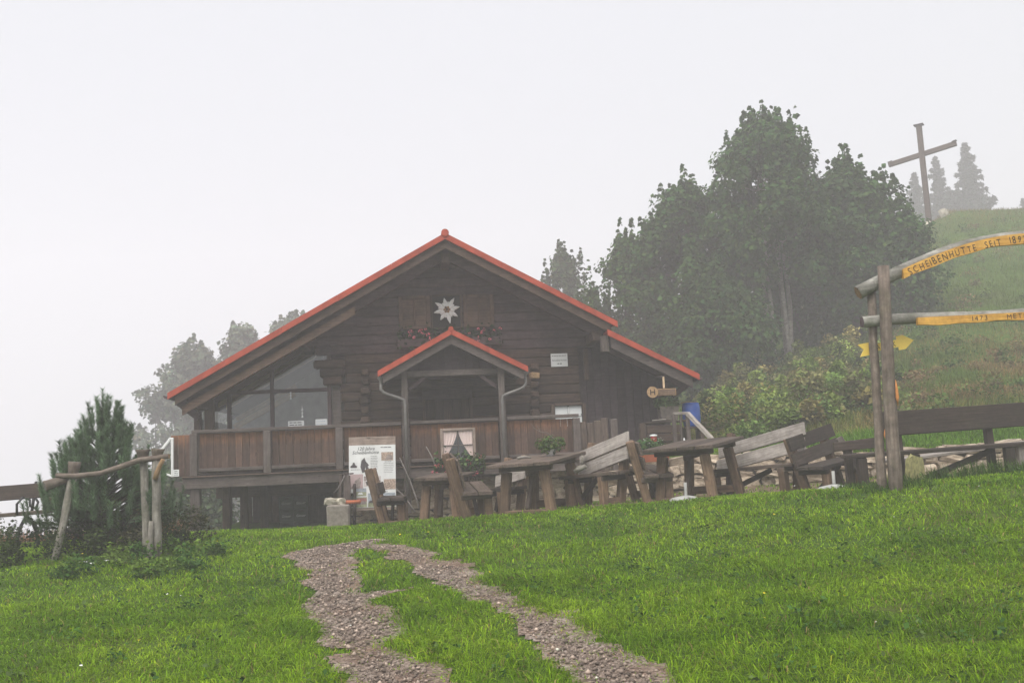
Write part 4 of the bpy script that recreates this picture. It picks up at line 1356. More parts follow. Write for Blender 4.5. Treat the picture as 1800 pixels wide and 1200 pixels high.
# bench with cast-iron ends on the far left
ib = thing('iron_bench', 'old park bench with black iron ends at the left meadow edge', 'bench', (-6.85, 13.2, gz(-6.8, 13.2)), (0, R(-2.0), R(-4)), None)
beam('back_plank', MAT['benchdark'], ib, (-1.1, .20, .74), (.66, .20, .74), .20, .05, up=(0, -1, .15), jit=.004)
for k in range(2):
    beam('seat_plank', MAT['bench'], ib, (-1.1, -.12 + k * .2, .44), (.62, -.12 + k * .2, .45), .18, .05)
for x_ in (-.85, .22):
    tube('iron_leg', MAT['iron'], ib, [(x_, -.26, -.05), (x_, -.20, .18), (x_, -.12, .30), (x_, .0, .41)], .022, 6)
    tube('iron_leg', MAT['iron'], ib, [(x_, .30, -.05), (x_, .22, .20), (x_, .12, .34), (x_, .0, .41)], .022, 6)
    tube('iron_arm', MAT['iron'], ib, [(x_, -.22, .44), (x_ + .02, -.25, .58), (x_ + .05, -.16, .66), (x_ + .09, -.06, .62), (x_ + .1, -.08, .54), (x_ + .12, .02, .50), (x_ + .1, .12, .58), (x_, .2, .66)], .016, 6)
    tube('iron_back', MAT['iron'], ib, [(x_, .12, .42), (x_, .17, .6), (x_, .25, .86)], .02, 6)
tt = thing('wooden_table', 'reddish wooden table behind the iron bench', 'table', (-6.05, 14.3, gz(-6.0, 14.3)), (0, R(-1), R(4)), 'rustic tables on the terrace')
for k in range(4):
    beam('top_plank', MAT['benchleg'], tt, (-.75, -.3 + k * .19, .66), (.7, -.3 + k * .19, .66), .18, .045)
beam('apron', MAT['benchleg'], tt, (-.65, -.36, .60), (.6, -.36, .60), .03, .10)
for sx in (-.5, .5):
    for sy in (-.25, .25):
        beam('leg', MAT['benchdark'], tt, (sx, sy, -.3), (sx, sy, .62), .08, .08, up=(0, 1, 0))

# parasol feet
for (x, y, lab) in ((4.22, 13.1, 'white parasol foot with stub pole beside the dark bench'), (2.30, 13.5, 'white parasol foot with stub pole beside the second table')):
    pf = thing('parasol_foot', lab, 'parasol foot', (x, y, gz(x, y)), (0, 0, 0), 'parasol feet')
    lathe('base', MAT['palegrey'], pf, [(.23, -.02), (.23, .02), (.19, .045), (.06, .07), (.04, .075)], 24)
    lathe('pole', MAT['palegrey'], pf, [(.022, .05), (.022, .25), (.0, .25)], 10)
# potted plant on the table
zt = gz(.34, 14.2) + .78
pp = thing('potted_plant', 'leafy green plant in a white pot on the thick-topped table', 'potted plant', (.49, 14.4, zt + .01), (0, 0, 0))
lathe('pot', MAT['white'], pp, [(.0, .0), (.055, 0), (.075, .09), (.08, .095), (.07, .10)], 16)
foliage_bush('foliage', pp, 'leaf', (0, 0, .17), (.22, .2, .13), 700, .04, (.075, .12, .035), 31)
tube('twig', MAT['twig'], pp, [(.06, 0, .1), (.05, 0, .26), (-.02, .01, .34), (-.13, .01, .36), (-.18, .02, .47)], [.009, .008, .007, .006, .003], 6)
tube('twig', MAT['twig'], pp, [(-.13, .01, .36), (-.22, .01, .42), (-.27, .01, .50)], [.005, .004, .002], 5)
# antler-like stick on the table edge
s_ = tube('driftwood', MAT['birch'], None, [(.0, 13.85, zt), (.10, 13.9, zt + .015), (.2, 13.9, zt)], [.02, .022, .012], 7, .1)
tag(s_, 'small bleached piece of driftwood lying on the thick-topped table', 'driftwood')
dr = thing('driftwood', 'pale gnarled root leaning against the pale-planked bench', 'driftwood', (.92, 13.9, gz(.92, 13.9) + .44), (0, 0, 0))
tube('root', MAT['birch'], dr, [(-.12, .02, .06), (-.05, 0, .1), (.02, .0, .13), (.06, 0, .12)], [.03, .045, .04, .02], 8, .15)
tube('spike', MAT['birch'], dr, [(.0, 0, .13), (.015, 0, .24), (.0, 0, .30)], [.025, .014, .003], 6, .1)
# leaning sticks
for (p0, p1, r_, lab) in ((HW(-.62, -.42, .10), HW(-.95, -.20, 1.02), .016, 'long thin stick leaning against the left porch post'),
                          (HW(-.18, -.42, .42), HW(-.46, -.13, 1.20), .014, 'thin pale stick leaning against the railing boards'),
                          (HW(-.70, -.50, .05), HW(-1.05, -.30, .50), .014, 'short pale stick leaning low beside the poster')):
    o = log('stick', MAT['twig'], None, p0, p1, r_, r_ * .7, .03, 6, 4)
    tag(o, lab, 'stick')

# crates below the deck
crate_spots = [(-3.20, k) for k in range(3)] + [(-2.92, k) for k in range(3)]
cn = {0: 'bottom', 1: 'middle', 2: 'top'}
for i, (u, k) in enumerate(crate_spots):
    zz = -.36 + k * .245
    cr = on_hut('bottle_crate', f'{cn[k]} dark green bottle crate in the {"stack nearer the posts" if i < 3 else "stack nearer the grey panel"} under the deck', 'crate', u, 1.75, zz, 'bottle crates under the deck')
    a = Acc()
    for (c_, s_) in (((0, -.135, .12), (.27, .012, .236)), ((0, .135, .12), (.27, .012, .236)), ((-.134, 0, .12), (.012, .258, .236)), ((.134, 0, .12), (.012, .258, .236)), ((0, 0, .012), (.256, .258, .012))):
        V_, F_c = cbox(*s_, .003); a.add(V_, F_c, off=c_)
    a.build('shell', MAT['crategreen'], cr)
    Vt, Ft = text_geo('Gösser', .062, .15)
    wd = max(v.x for v in Vt)
    mesh_obj('lettering', [(v.x - wd / 2, -.1425, v.z + .09) for v in Vt], Ft, MAT['white'], cr)
    beam('handle_slot', MAT['darkroom'], cr, (-.05, -.1425, .20), (.05, -.1425, .20), .003, .025)

# white handrail of the left stair
wh = on_hut('stair_handrail', 'white painted stair handrail at the left end of the deck', 'handrail', -4.98, .05, .86)
beam('post', MAT['white'], wh, (.0, 0, .0), (.0, 0, .70), .045, .045, up=(0, 1, 0))
beam('rail', MAT['white'], wh, (-.02, 0, .70), (-.30, -.02, .34), .045, .05)
beam('lower_rail', MAT['white'], wh, (-.02, 0, .02), (-.36, -.02, .18), .035, .035)
nt_ = on_hut('notice', 'tiny white notice at the foot of the white handrail', 'notice', -4.90, -.02, .87)
box('sheet', MAT['paper'], nt_, (0, 0, .06), (.10, .008, .12), .001)
a = Acc(); lines_block(a, -.03, .035, .03, .09, 3, .01, -.006); a.build('lettering', MAT['ink'], nt_)

# ------------------------------------------------------------------ entrance side, right of the deck
pd = on_hut('plank_gate', 'half-height brown plank gate at the right end of the deck', 'gate', 2.62, .12, .55)
for k in range(4):
    hh = (.98, .96, 1.0, 1.04)[k]
    beam('plank', MAT['rail' if False else 'bench'], pd, (-.13 + k * .135, 0, 0), (-.13 + k * .135, 0, hh), .128, .03, up=(0, 1, 0), jit=.006)
beam('ledge', MAT['bench'], pd, (-.19, .035, .25), (.34, .035, .25), .03, .09)
beam('ledge', MAT['bench'], pd, (-.19, .035, .78), (.34, .035, .78), .03, .09)
beam('gate_post', MAT['grey'], pd, (.46, .05, -.1), (.46, .05, 1.02), .12, .12, up=(0, 1, 0), jit=.01)

sr = on_hut('entrance_stair_rail', 'pale wooden handrail descending right of the hut entrance', 'handrail', 4.30, .35, .78)
beam('rail_top', MAT['greylight'], sr, (-.02, 0, .845), (.27, 0, .845), .09, .05)
beam('rail_slope', MAT['greylight'], sr, (.26, -.03, .85), (.66, -.55, .20), .09, .07)
for x_ in (.0, .27):
    beam('post', MAT['grey'], sr, (x_, 0, -.05), (x_, 0, .82), .07, .07, up=(0, 1, 0))
beam('post', MAT['grey'], sr, (.13, .0, -.05), (.13, .0, .82), .04, .04, up=(0, 1, 0))
beam('stringer', MAT['greylight'], sr, (.26, -.05, .25), (.60, -.5, -.12), .05, .12)
for k in range(3):
    beam('tread', MAT['grey'], sr, (.15, -.12 - k * .15, .2 - k * .14), (.55, -.12 - k * .15, .2 - k * .14), .2, .035)

wp = on_hut('workbench', 'low dark timber counter under the grey planter right of the entrance', 'counter', 4.14, 1.0, .74)
beam('top', MAT['bench'], wp, (-.28, 0, .74), (.55, 0, .76), .34, .04)
for k in range(4):
    beam('front_board', MAT['hutlog'], wp, (-.26, -.14, .1 + k * .17), (.42, -.14, .1 + k * .17), .025, .15)
beam('post', MAT['barge'], wp, (-.34, -.1, -.1), (-.34, -.1, .74), .12, .12, up=(0, 1, 0))
beam('shelf_edge', MAT['greylight'], wp, (-.16, -.20, .785), (.12, -.22, .80), .03, .02)
gp = on_hut('square_planter', 'grey wooden planter box with trailing green plant on the dark counter', 'planter', 4.36, .98, 1.525)
V_ = [(-.16, -.13, 0), (.16, -.13, 0), (.16, .13, 0), (-.16, .13, 0), (-.19, -.15, .27), (.19, -.15, .27), (.19, .15, .27), (-.19, .15, .27), (-.16, -.12, .25), (.16, -.12, .25), (.16, .12, .25), (-.16, .12, .25)]
mesh_obj('box', V_, [[3, 2, 1, 0], [0, 1, 5, 4], [1, 2, 6, 5], [2, 3, 7, 6], [3, 0, 4, 7], [4, 5, 9, 8], [5, 6, 10, 9], [6, 7, 11, 10], [7, 4, 8, 11], [8, 9, 10, 11]], MAT['planterbox'], gp)
foliage_bush('foliage', gp, 'leaf', (.0, 0, .34), (.26, .2, .14), 700, .06, (.075, .115, .04), 41)
bl = on_hut('plastic_barrel', 'blue plastic barrel beside the grey planter', 'barrel', 4.88, 1.15, 1.38)
lathe('body', MAT['blue'], bl, [(.0, 0), (.15, 0), (.165, .03), (.18, .14), (.182, .18), (.186, .2), (.182, .22), (.18, .34), (.168, .44), (.15, .46), (.0, .46)], 24)
lathe('lid_ring', MAT['blue'], bl, [(.152, .445), (.162, .45), (.162, .475), (.12, .48), (.0, .478)], 24)
beam('stick', MAT['cut'], bl, (-.2, -.02, .487), (.17, .02, .492), .025, .012)
bs = on_hut('barrel_stand', 'rough timber stand below the blue barrel', 'stand', 4.88, 1.15, .74)
for (x_, y_) in ((-.15, -.15), (.15, -.15), (-.15, .15), (.15, .15)):
    beam('leg', MAT['barge'], bs, (x_, y_, -.2), (x_, y_, .60), .07, .07, up=(0, 1, 0))
for k in range(3):
    beam('slat', MAT['barge'], bs, (-.22, -.13 + k * .13, .62), (.22, -.13 + k * .13, .62), .12, .035)
fp = on_hut('window_box', 'dark green trough full of small white flowers near the entrance', 'flower box', 3.66, -.15, .86)
box('trough', MAT['greenbox'], fp, (0, 0, .07), (.52, .2, .15), .02)
foliage_bush('foliage', fp, 'leaf', (0, -.02, .19), (.30, .14, .12), 900, .045, (.06, .12, .03), 43)
blossoms('blossom', fp, [(rnd.uniform(-.27, .27), rnd.uniform(-.15, .0), rnd.uniform(.14, .32)) for _ in range(18)], .012, (.8, .8, .72), 44, 5)
tp = on_hut('clay_trough', 'orange clay trough on the ground below the green flower trough', 'trough', 3.66, -.45, .74)
V_ = [(-.24, -.09, 0), (.24, -.09, 0), (.24, .09, 0), (-.24, .09, 0), (-.28, -.12, .13), (.28, -.12, .13), (.28, .12, .13), (-.28, .12, .13)]
mesh_obj('shell', V_, [[3, 2, 1, 0], [0, 1, 5, 4], [1, 2, 6, 5], [2, 3, 7, 6], [3, 0, 4, 7]], MAT['terracotta'], tp)
box('soil', MAT['mortar'], tp, (0, 0, .10), (.47, .17, .03), .01)
rlb = on_hut('red_lantern', 'small red lantern with white lid near the entrance', 'lantern', 3.98, .75, 1.08)
lathe('body', MAT['redplastic'], rlb, [(.0, 0), (.05, 0), (.062, .03), (.062, .12), (.055, .14)], 14)
lathe('lid', MAT['white'], rlb, [(.075, .14), (.075, .165), (.03, .175), (.0, .175)], 14)
sb = on_hut('lantern_shelf', 'small dark post carrying the red lantern', 'post', 3.98, .75, .74)
beam('post', MAT['bench'], sb, (0, 0, 0), (0, 0, .30), .08, .08, up=(0, 1, 0))
beam('shelf', MAT['bench'], sb, (-.09, 0, .32), (.09, 0, .32), .18, .03)
bt = on_hut('white_bottle', 'slim white bottle standing by the entrance handrail', 'bottle', 4.42, .15, .95)
lathe('body', MAT['white'], bt, [(.0, 0), (.035, 0), (.037, .1), (.03, .14), (.014, .17), (.014, .2), (.0, .2)], 12)
bst = on_hut('stone_plinth', 'flat stone under the slim white bottle', 'stone', 4.42, .15, .78)
stone(bst, (0, 0, .085), (.24, .2, .19), (0, 0, .3))

# ------------------------------------------------------------------ right-hand gate with carved beams
gt = thing('log_gate', 'rustic log gate with arched carved beam lettered in black on yellow', 'gate', (4.36, 11.29, 1.0))
gb0 = .60
def GP(x, y, z): return (x - 4.36, y - 9.3, z - gb0)
log('post', MAT['gate'], gt, GP(4.33, 9.28, .45), GP(4.42, 9.28, 3.22), .08, .066, .02, 12, 8, MAT['cut'], .05)
log('post', MAT['gate'], gt, GP(4.23, 9.42, .45), GP(4.32, 9.46, 2.95), .055, .05, .02, 10, 8, MAT['cut'], .05)
# the second pair of posts stands outside the picture
log('post', MAT['gate'], gt, GP(8.04, 9.28, .6), GP(7.90, 9.28, 3.17), .085, .072, .02, 12, 8, MAT['cut'], .05)
log('post', MAT['gate'], gt, GP(8.16, 9.42, .6), GP(8.0, 9.44, 2.95), .055, .05, .02, 10, 8, MAT['cut'], .05)
AXC, AZT, AK = 6.18, 3.545, .178          # crown of the arch
def zarch(x): return AZT - AK * (x - AXC) ** 2 / (1 + .06 * (x - AXC) ** 2)
pts = [GP(x, 9.40, zarch(x) - .02) for x in np.linspace(4.14, 8.22, 22)]
arch = tube('arch_log', MAT['lichen'], gt, pts, [.066 + .014 * abs(i - 10.5) / 10.5 for i in range(22)], 12, .07, MAT['cut'])
def curved_face(parent, mat, zf, x0, x1, up, dn, y0, y1, n=24, name='painted_face'):
    V_, F_c = [], []
    for i in range(n + 1):
        x = x0 + (x1 - x0) * i / n
        t_, b_ = zf(x) + up, zf(x) - dn - .012 * math.sin(x * 9) * math.sin(x * 4.1)
        for (yy, zz) in ((y0, t_), (y0, b_), (y1, b_), (y1, t_)):
            V_.append(GP(x, yy, zz))
    for i in range(n):
        for k in range(4):
            a_, b_ = i * 4 + k, i * 4 + (k + 1) % 4
            F_c.append([a_, b_, b_ + 4, a_ + 4])
    F_c += [[0, 1, 2, 3], [n * 4 + 3, n * 4 + 2, n * 4 + 1, n * 4]]
    return mesh_obj(name, V_, F_c, mat, parent)
curved_face(arch, MAT['yellow'], zarch, 4.66, 7.70, -.005, .125, 9.295, 9.36)
x = 4.74
for word in 'SCHEIBENHÜTTE SEIT 1897'.split():
    lt = Acc()
    for ch in word:
        Vt, Ft = text_geo(ch, .118, depth=.0)
        mn, mxx = min(v.x for v in Vt), max(v.x for v in Vt)
        w_ = (mxx - mn) * .74
        xm = x + w_ / 2
        ang = math.atan2(zarch(xm + .01) - zarch(xm - .01), .02)
        m = Matrix.Translation(GP(xm, 9.2925, zarch(xm) - .115 + rnd.uniform(-.006, .006))) @ Matrix.Rotation(-ang + rnd.uniform(-.09, .09), 4, 'Y') @ Matrix.Scale(rnd.uniform(.9, 1.08), 4)
        lt.add([((v.x - mn) * .74 - w_ / 2, v.y, v.z) for v in Vt], Ft, m)
        x += w_ + .022
    lt.build('lettering', MAT['black'], arch)
    x += .085
zlow = lambda x: 2.585 + .006 * (x - 4.2)
lo_ = tube('cross_log', MAT['lichen'], gt, [GP(x, 9.41, zlow(x) + .012 * math.sin(x * 3)) for x in np.linspace(4.16, 8.2, 14)], .066, 12, .06, MAT['hut'])
curved_face(lo_, MAT['yellow'], zlow, 4.78, 7.6, .005, .085, 9.305, 9.36)
for s, x0 in (('1473', 5.42), ('METER', 5.83)):
    lt = Acc()
    x = x0
    for ch in s:
        Vt, Ft = text_geo(ch, .082)
        mn, mxx = min(v.x for v in Vt), max(v.x for v in Vt)
        lt.add([(v.x - mn, v.y, v.z) for v in Vt], Ft, Matrix.Translation(GP(x, 9.3025, zlow(x) - .066 + rnd.uniform(-.004, .004))))
        x += (mxx - mn) + .022
    lt.build('lettering', MAT['black'], lo_)
# worn orange patch where the bark came off
for (x, z, s) in ((4.425, 1.72, .15), (4.305, 1.25, .06)):
    V_, F_c, _ = tube_geo([(0, 0, -s), (0, -.006, -s * .4), (0, -.008, s * .3), (0, 0, s)], [.002, .020, .016, .002], 8)
    mesh_obj('bare_wood', [Vector(GP(x, 9.228 if s > .1 else 9.377, z)) + Vector(v) for v in V_], F_c, plain('bare_orange_wood', (.55, .22, .06), .8, .2, 20), gt, True)
# yellow arrow
ar = thing('arrow_sign', 'yellow double-pointed trail arrow fixed behind the gate post', 'sign', (4.45, 11.52, 2.70), (0, R(-8.5), R(2)))
prism('blade', MAT['arrow'], ar, [(-.32, -.075), (-.26, 0), (-.32, .075), (-.155, .075), (-.155, .045), (.16, .045), (.16, .085), (.24, .085), (.36, 0), (.24, -.085), (.16, -.085), (.16, -.045), (-.155, -.045), (-.155, -.075)][::-1], -.008, .008)
box('tag', MAT['arrow'], ar, (-.10, 0, .105), (.045, .012, .075), .002)
for s, xx in (('RA', -.155), ('K', .085)):
    Vt, Ft = text_geo(s, .075)
    mesh_obj('lettering', [(v.x + xx, -.0095, v.z - .028) for v in Vt], Ft, MAT['black'], ar)
sy = stone(None, (4.95, 12.2, gz(4.95, 12.2) + .14), (.17, .16, .40), (0, .1, .4), 'marker_stone', stone_mesh(90))
sy.data.materials[0] = plain('lichen_stone', (.30, .28, .12), .9, .25, 8, bmp=.4)
tag(sy, 'upright yellowish lichen-covered stone behind the gate post', 'stone')

# ------------------------------------------------------------------ left-hand log frame round the pine
lf = thing('log_arbour', 'small crooked log arbour standing round the young pine', 'arbour', (-4.9, 11.54, .56))
lb0 = .15
def LP(x, y, z): return (x + 4.9, y - 9.5, z - lb0)
log('leaning_post', MAT['birch'], lf, LP(-5.46, 9.38, .05), LP(-5.26, 9.5, 1.22), .038, .05, .02, 9, 6, MAT['twig'])
log('post_cap', MAT['gate'], lf, LP(-5.27, 9.5, 1.18), LP(-5.25, 9.5, 1.35), .055, .075, 0, 10, 3, MAT['twig'])
log('stub_log', MAT['gate'], lf, LP(-5.54, 9.36, 1.08), LP(-5.28, 9.56, 1.18), .062, .04, 0, 10, 3, MAT['twig'])
tube('cross_branch', MAT['gate'], lf, [LP(-5.44, 9.44, 1.20), LP(-5.2, 9.44, 1.18), LP(-4.92, 9.46, 1.20), LP(-4.68, 9.47, 1.27), LP(-4.48, 9.48, 1.33), LP(-4.28, 9.48, 1.35), LP(-4.12, 9.48, 1.365)], [.026, .032, .035, .034, .034, .036, .03], 9, .1, MAT['cut'])
log('birch_post', MAT['birch'], lf, LP(-4.40, 9.50, .0), LP(-4.46, 9.56, 1.40), .05, .045, .02, 9, 6, MAT['twig'])
log('birch_post', MAT['birch'], lf, LP(-4.25, 9.46, .05), LP(-4.28, 9.52, 1.40), .055, .05, -.03, 9, 6, MAT['twig'])
log('post_cap', MAT['gate'], lf, LP(-4.46, 9.55, 1.34), LP(-4.46, 9.55, 1.46), .05, .085, 0, 10, 3, MAT['twig'])
log('post_cap', MAT['gate'], lf, LP(-4.28, 9.52, 1.36), LP(-4.27, 9.52, 1.46), .05, .08, 0, 10, 3, MAT['twig'])
log('split_branch', MAT['cut'], lf, LP(-4.27, 9.43, 1.10), LP(-4.17, 9.42, 1.33), .035, .025, .01, 8, 3)
log('birch_post', MAT['birch'], lf, LP(-4.33, 9.36, .0), LP(-4.30, 9.4, .62), .04, .03, .01, 8, 4, MAT['twig'])

# ------------------------------------------------------------------ trees
def broadleaf(name, label, x, y, ztop, rad, zlow, n, seed, base=(.046, .096, .024), size=.2, group=None, stems=1, egg=.42, zb=None, shoots=1.0):
    r = np.random.default_rng(seed)
    rp = random.Random(seed)
    y, ztop, zlow = y * S_, ztop + .0429 * y, zlow + .0429 * y
    z0 = gz(x, y) if zb is None else zb
    t = thing(name, label, 'tree', (x, y, z0), (0, 0, 0), group)
    H, lo = ztop - z0, zlow - z0
    ch = H - lo
    n = int(n * 2.8)
    # clump centres spread through an uneven egg-shaped crown
    C, CR = [], []
    nl = int(60 + 26 * rad)
    for k in range(nl):
        q = r.uniform(0, 1) ** .9
        prof = math.sin(math.pi * min(1, (q * .93 + .07)) ** .75) ** .7 if q < .98 else .15
        a = r.uniform(0, 2 * math.pi)
        rr = rad * 1.08 * prof * r.uniform(.12, 1.0) ** .55 * (1 + .22 * math.sin(3 * a + seed) + .12 * math.sin(5 * a + 2 * seed))
        C.append((rr * math.cos(a), rr * math.sin(a), lo + ch * q * .93))
        CR.append(r.uniform(.42, .8) * (.6 + .17 * rad))
    C = np.array(C); CR = np.array(CR)
    per = r.multinomial(n, CR ** 2 / (CR ** 2).sum())
    ci = np.repeat(np.arange(nl), per)
    d = r.normal(size=(n, 3)); d /= np.linalg.norm(d, axis=1, keepdims=True)
    d[:, 2] *= .8
    rr = CR[ci] * (.35 + .65 * r.uniform(0, 1, n) ** .4) * (1 + .25 * np.sin(d[:, 0] * 9 + ci))
    P = C[ci] + d * rr[:, None]
    nr = d * .7 + r.normal(0, .45, (n, 3)); nr[:, 2] += .55
    cl = 1 + r.normal(0, .22, nl)
    col = leafcol(n, base, .2, seed) * cl[ci][:, None]
    # upright shoots that break the outline
    SP, SN = [], []
    for k in range(int((60 + 48 * rad) * shoots)):
        j = r.integers(nl)
        b0 = C[j] + np.array([r.normal(0, .3) * CR[j], r.normal(0, .3) * CR[j], CR[j] * r.uniform(.2, .6)])
        Ls = r.uniform(.4, 1.15) * (.45 + .55 * shoots) * (1.0 if C[j][2] > lo + .45 * ch else .5)
        for s in np.sort(r.uniform(.05, 1, 12)):
            for w in range(3):
                a = r.uniform(0, 6.28)
                SP.append(b0 + np.array([.14 * math.cos(a) * (1.15 - s), .14 * math.sin(a) * (1.15 - s), Ls * s]))
                SN.append((math.cos(a) * 1.0, math.sin(a) * 1.0, .8))
    SP, SN = np.array(SP), np.array(SN)
    P = np.concatenate([P, SP]); nr = np.concatenate([nr, SN + r.normal(0, .45, SN.shape)])
    col = np.concatenate([col, leafcol(len(SP), base, .2, seed + 1)])
    Vv, Tt = leaves_geo(P, size, nr, .5, 1.15, seed)
    mesh_np('crown', Vv, Tt, MAT['leaf'], t, np.repeat(np.clip(col, .004, .5), 4, 0))
    a = Acc()
    for s in range(stems):
        ox, oy = (0, 0) if stems == 1 else (rp.uniform(-.55, .55) * stems / 2, rp.uniform(-.4, .4))
        tr_ = .06 + .018 * H / (1 + .55 * (stems - 1))
        pts = [(ox + rp.uniform(-.05, .05) * k, oy + rp.uniform(-.05, .05) * k, -.3 + (H * .8 + .3) * k / 6) for k in range(7)]
        a.tube(pts, [tr_ * (1 - .12 * k) for k in range(7)], 8, .08)
        for k in range(10 // stems + 3):
            j = rp.randrange(nl)
            c = C[j]
            hb = max(lo * .6, min(c[2] - .5, H * .7))
            a.tube([(ox, oy, hb), tuple((np.array([ox, oy, hb]) * .45 + c * .55) + np.array([0, 0, .15])), tuple(c)], [tr_ * .42, tr_ * .28, tr_ * .1], 5, .1)
    a.build('trunk', MAT['bark' if stems == 1 else 'birch'], t, True)
    return t

TG = 'broadleaf trees behind the hut'
broadleaf('maple_tree', 'tallest maple with bare pale stems at its foot behind the hut', 9.45, 28.0, 12.0, 2.65, 5.9, 12500, 101, group=TG, stems=5, size=.16)
broadleaf('maple_tree', 'maple with a rounded top left of the cross', 12.35, 28.2, 10.3, 1.9, 4.9, 8000, 102, group=TG, size=.16)
broadleaf('maple_tree', 'maple between the tallest one and the hut ridge', 6.5, 28.6, 10.0, 2.25, 2.6, 9500, 103, group=TG, size=.16)
broadleaf('maple_tree', 'lower maple whose crown touches the right roof slope', 4.5, 29.4, 8.3, 1.75, 1.6, 7000, 104, (.060, .112, .030), group=TG, size=.15)
broadleaf('maple_tree', 'dark maple in the gap behind the two highest crowns', 11.0, 30.5, 10.6, 2.4, 3.2, 9500, 105, group=TG, size=.16)
broadleaf('maple_tree', 'small low maple reaching out towards the cross', 13.75, 27.2, 7.9, .95, 4.8, 2600, 106, group=TG, size=.15)
broadleaf('maple_tree', 'bushy low maple directly behind the lean-to roof', 6.9, 26.4, 5.9, 1.7, 2.4, 7000, 107, (.044, .088, .024), group=TG, size=.15)
broadleaf('maple_tree', 'pale distant tree peeping over the right roof slope', 2.55, 38.0, 9.5, 1.4, 4.0, 3600, 108, (.06, .09, .035), group=TG, size=.16)
LG = 'trees down the slope behind the hut'
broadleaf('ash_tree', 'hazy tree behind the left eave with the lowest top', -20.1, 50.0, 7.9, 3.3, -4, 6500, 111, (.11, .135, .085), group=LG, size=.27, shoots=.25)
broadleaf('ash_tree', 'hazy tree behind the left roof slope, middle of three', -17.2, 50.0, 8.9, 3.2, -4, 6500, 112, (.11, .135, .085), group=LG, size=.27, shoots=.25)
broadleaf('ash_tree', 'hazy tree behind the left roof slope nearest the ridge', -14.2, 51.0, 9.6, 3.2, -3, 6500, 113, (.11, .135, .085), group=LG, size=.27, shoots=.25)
broadleaf('hazel_bush', 'leafy bush seen below the deck at the left posts', -9.3, 22.0, .9, 1.6, -2.6, 5200, 114, (.06, .09, .04), group=LG, size=.13, shoots=.15)

def spruce(name, label, x, y, z0, H, rad, n, seed, base=(.03, .045, .03), group=None, dead=False):
    r = np.random.default_rng(seed)
    z0 += .0429 * y; y *= S_
    t = thing(name, label, 'tree', (x, y, z0), (0, 0, 0), group)
    a = Acc()
    a.tube([(0, 0, -.5), (0, 0, H * .5), (0, 0, H)], [.012 * H + .05, .007 * H + .03, .01], 7, .05)
    P, nrm, q = [], [], []
    zs = (1 - .9 * np.linspace(1, .006, 30) ** 1.15) if not dead else np.linspace(.25, .985, 11)
    for f in zs:
        nb = 7 if not dead else 4
        for b in range(nb):
            an = r.uniform(0, 6.28)
            L = rad * (1 - f) ** .9 * r.uniform(.35, 1.45) + .10
            dz = -.28 * L * r.uniform(.4, 1.3)
            tip = np.array([L * math.cos(an), L * math.sin(an), H * f + dz + .18 * L])
            a.tube([(0, 0, H * f), tuple(tip * np.array([.6, .6, 1]) + np.array([0, 0, .02 * L])), tuple(tip)], [.03 if not dead else .02, .02, .006], 4)
            m = int(n / (len(zs) * nb) * (.35 + 1.5 * L / rad))
            s = r.uniform(.1, 1, m) ** .7
            pp = np.array([0, 0, H * f]) * (1 - s[:, None]) + tip * s[:, None]
            side = np.array([-math.sin(an), math.cos(an), 0])
            wdt = .17 * L * (1.1 - s) + .06
            pp = pp + side * (r.uniform(-1, 1, m) * wdt)[:, None]
            pp[:, 2] += -np.abs(r.normal(0, .10 * L + .05, m))
            P.append(pp)
    a.build('trunk', MAT['bark'], t)
    if not dead:
        q = r.random(n // 6) ** .6
        fz = .1 + .9 * q
        an = r.uniform(0, 6.28, n // 6); rr = (.4 * rad * (1 - fz) + .03) * r.random(n // 6) ** .6
        P.append(np.stack([rr * np.cos(an), rr * np.sin(an), H * fz], 1))
        P = np.concatenate(P)
        nr = r.normal(0, .6, P.shape); nr[:, 2] += .8
        Vv, Tt = leaves_geo(P, .36 * rad / 4.0, nr, .9, .5, seed)
        mesh_np('crown', Vv, Tt, MAT['needle'], t, np.repeat(leafcol(len(P), base, .2, seed), 4, 0))
    return t
SG = 'spruces beyond the summit cross'
spruce('spruce_tree', 'hazy pointed spruce right of the cross', 44.7, 75, 7, 19.3, 5.6, 26000, 201, group=SG)
spruce('spruce_tree', 'hazy blunt spruce directly behind the cross', 42.2, 76, 8, 17.4, 4.6, 20000, 202, group=SG)
spruce('spruce_tree', 'hazy spruce left of the cross upright', 39.5, 75, 7, 16.6, 4.4, 20000, 203, group=SG)
spruce('spruce_tree', 'low hazy spruce at the right picture edge', 51.0, 77, 7, 14.2, 3.0, 4000, 205, group=SG)
spruce('bare_spruce', 'thin bare spruce left of the deck corner', -20.3, 45, -6, 8.8, 1.2, 10, 204, dead=True, group=LG)
spruce('spruce_tree', 'dark young spruce at the far left picture edge', -19.7, 30, -5.5, 6.0, 1.1, 2500, 206, (.03, .04, .028), group=LG)

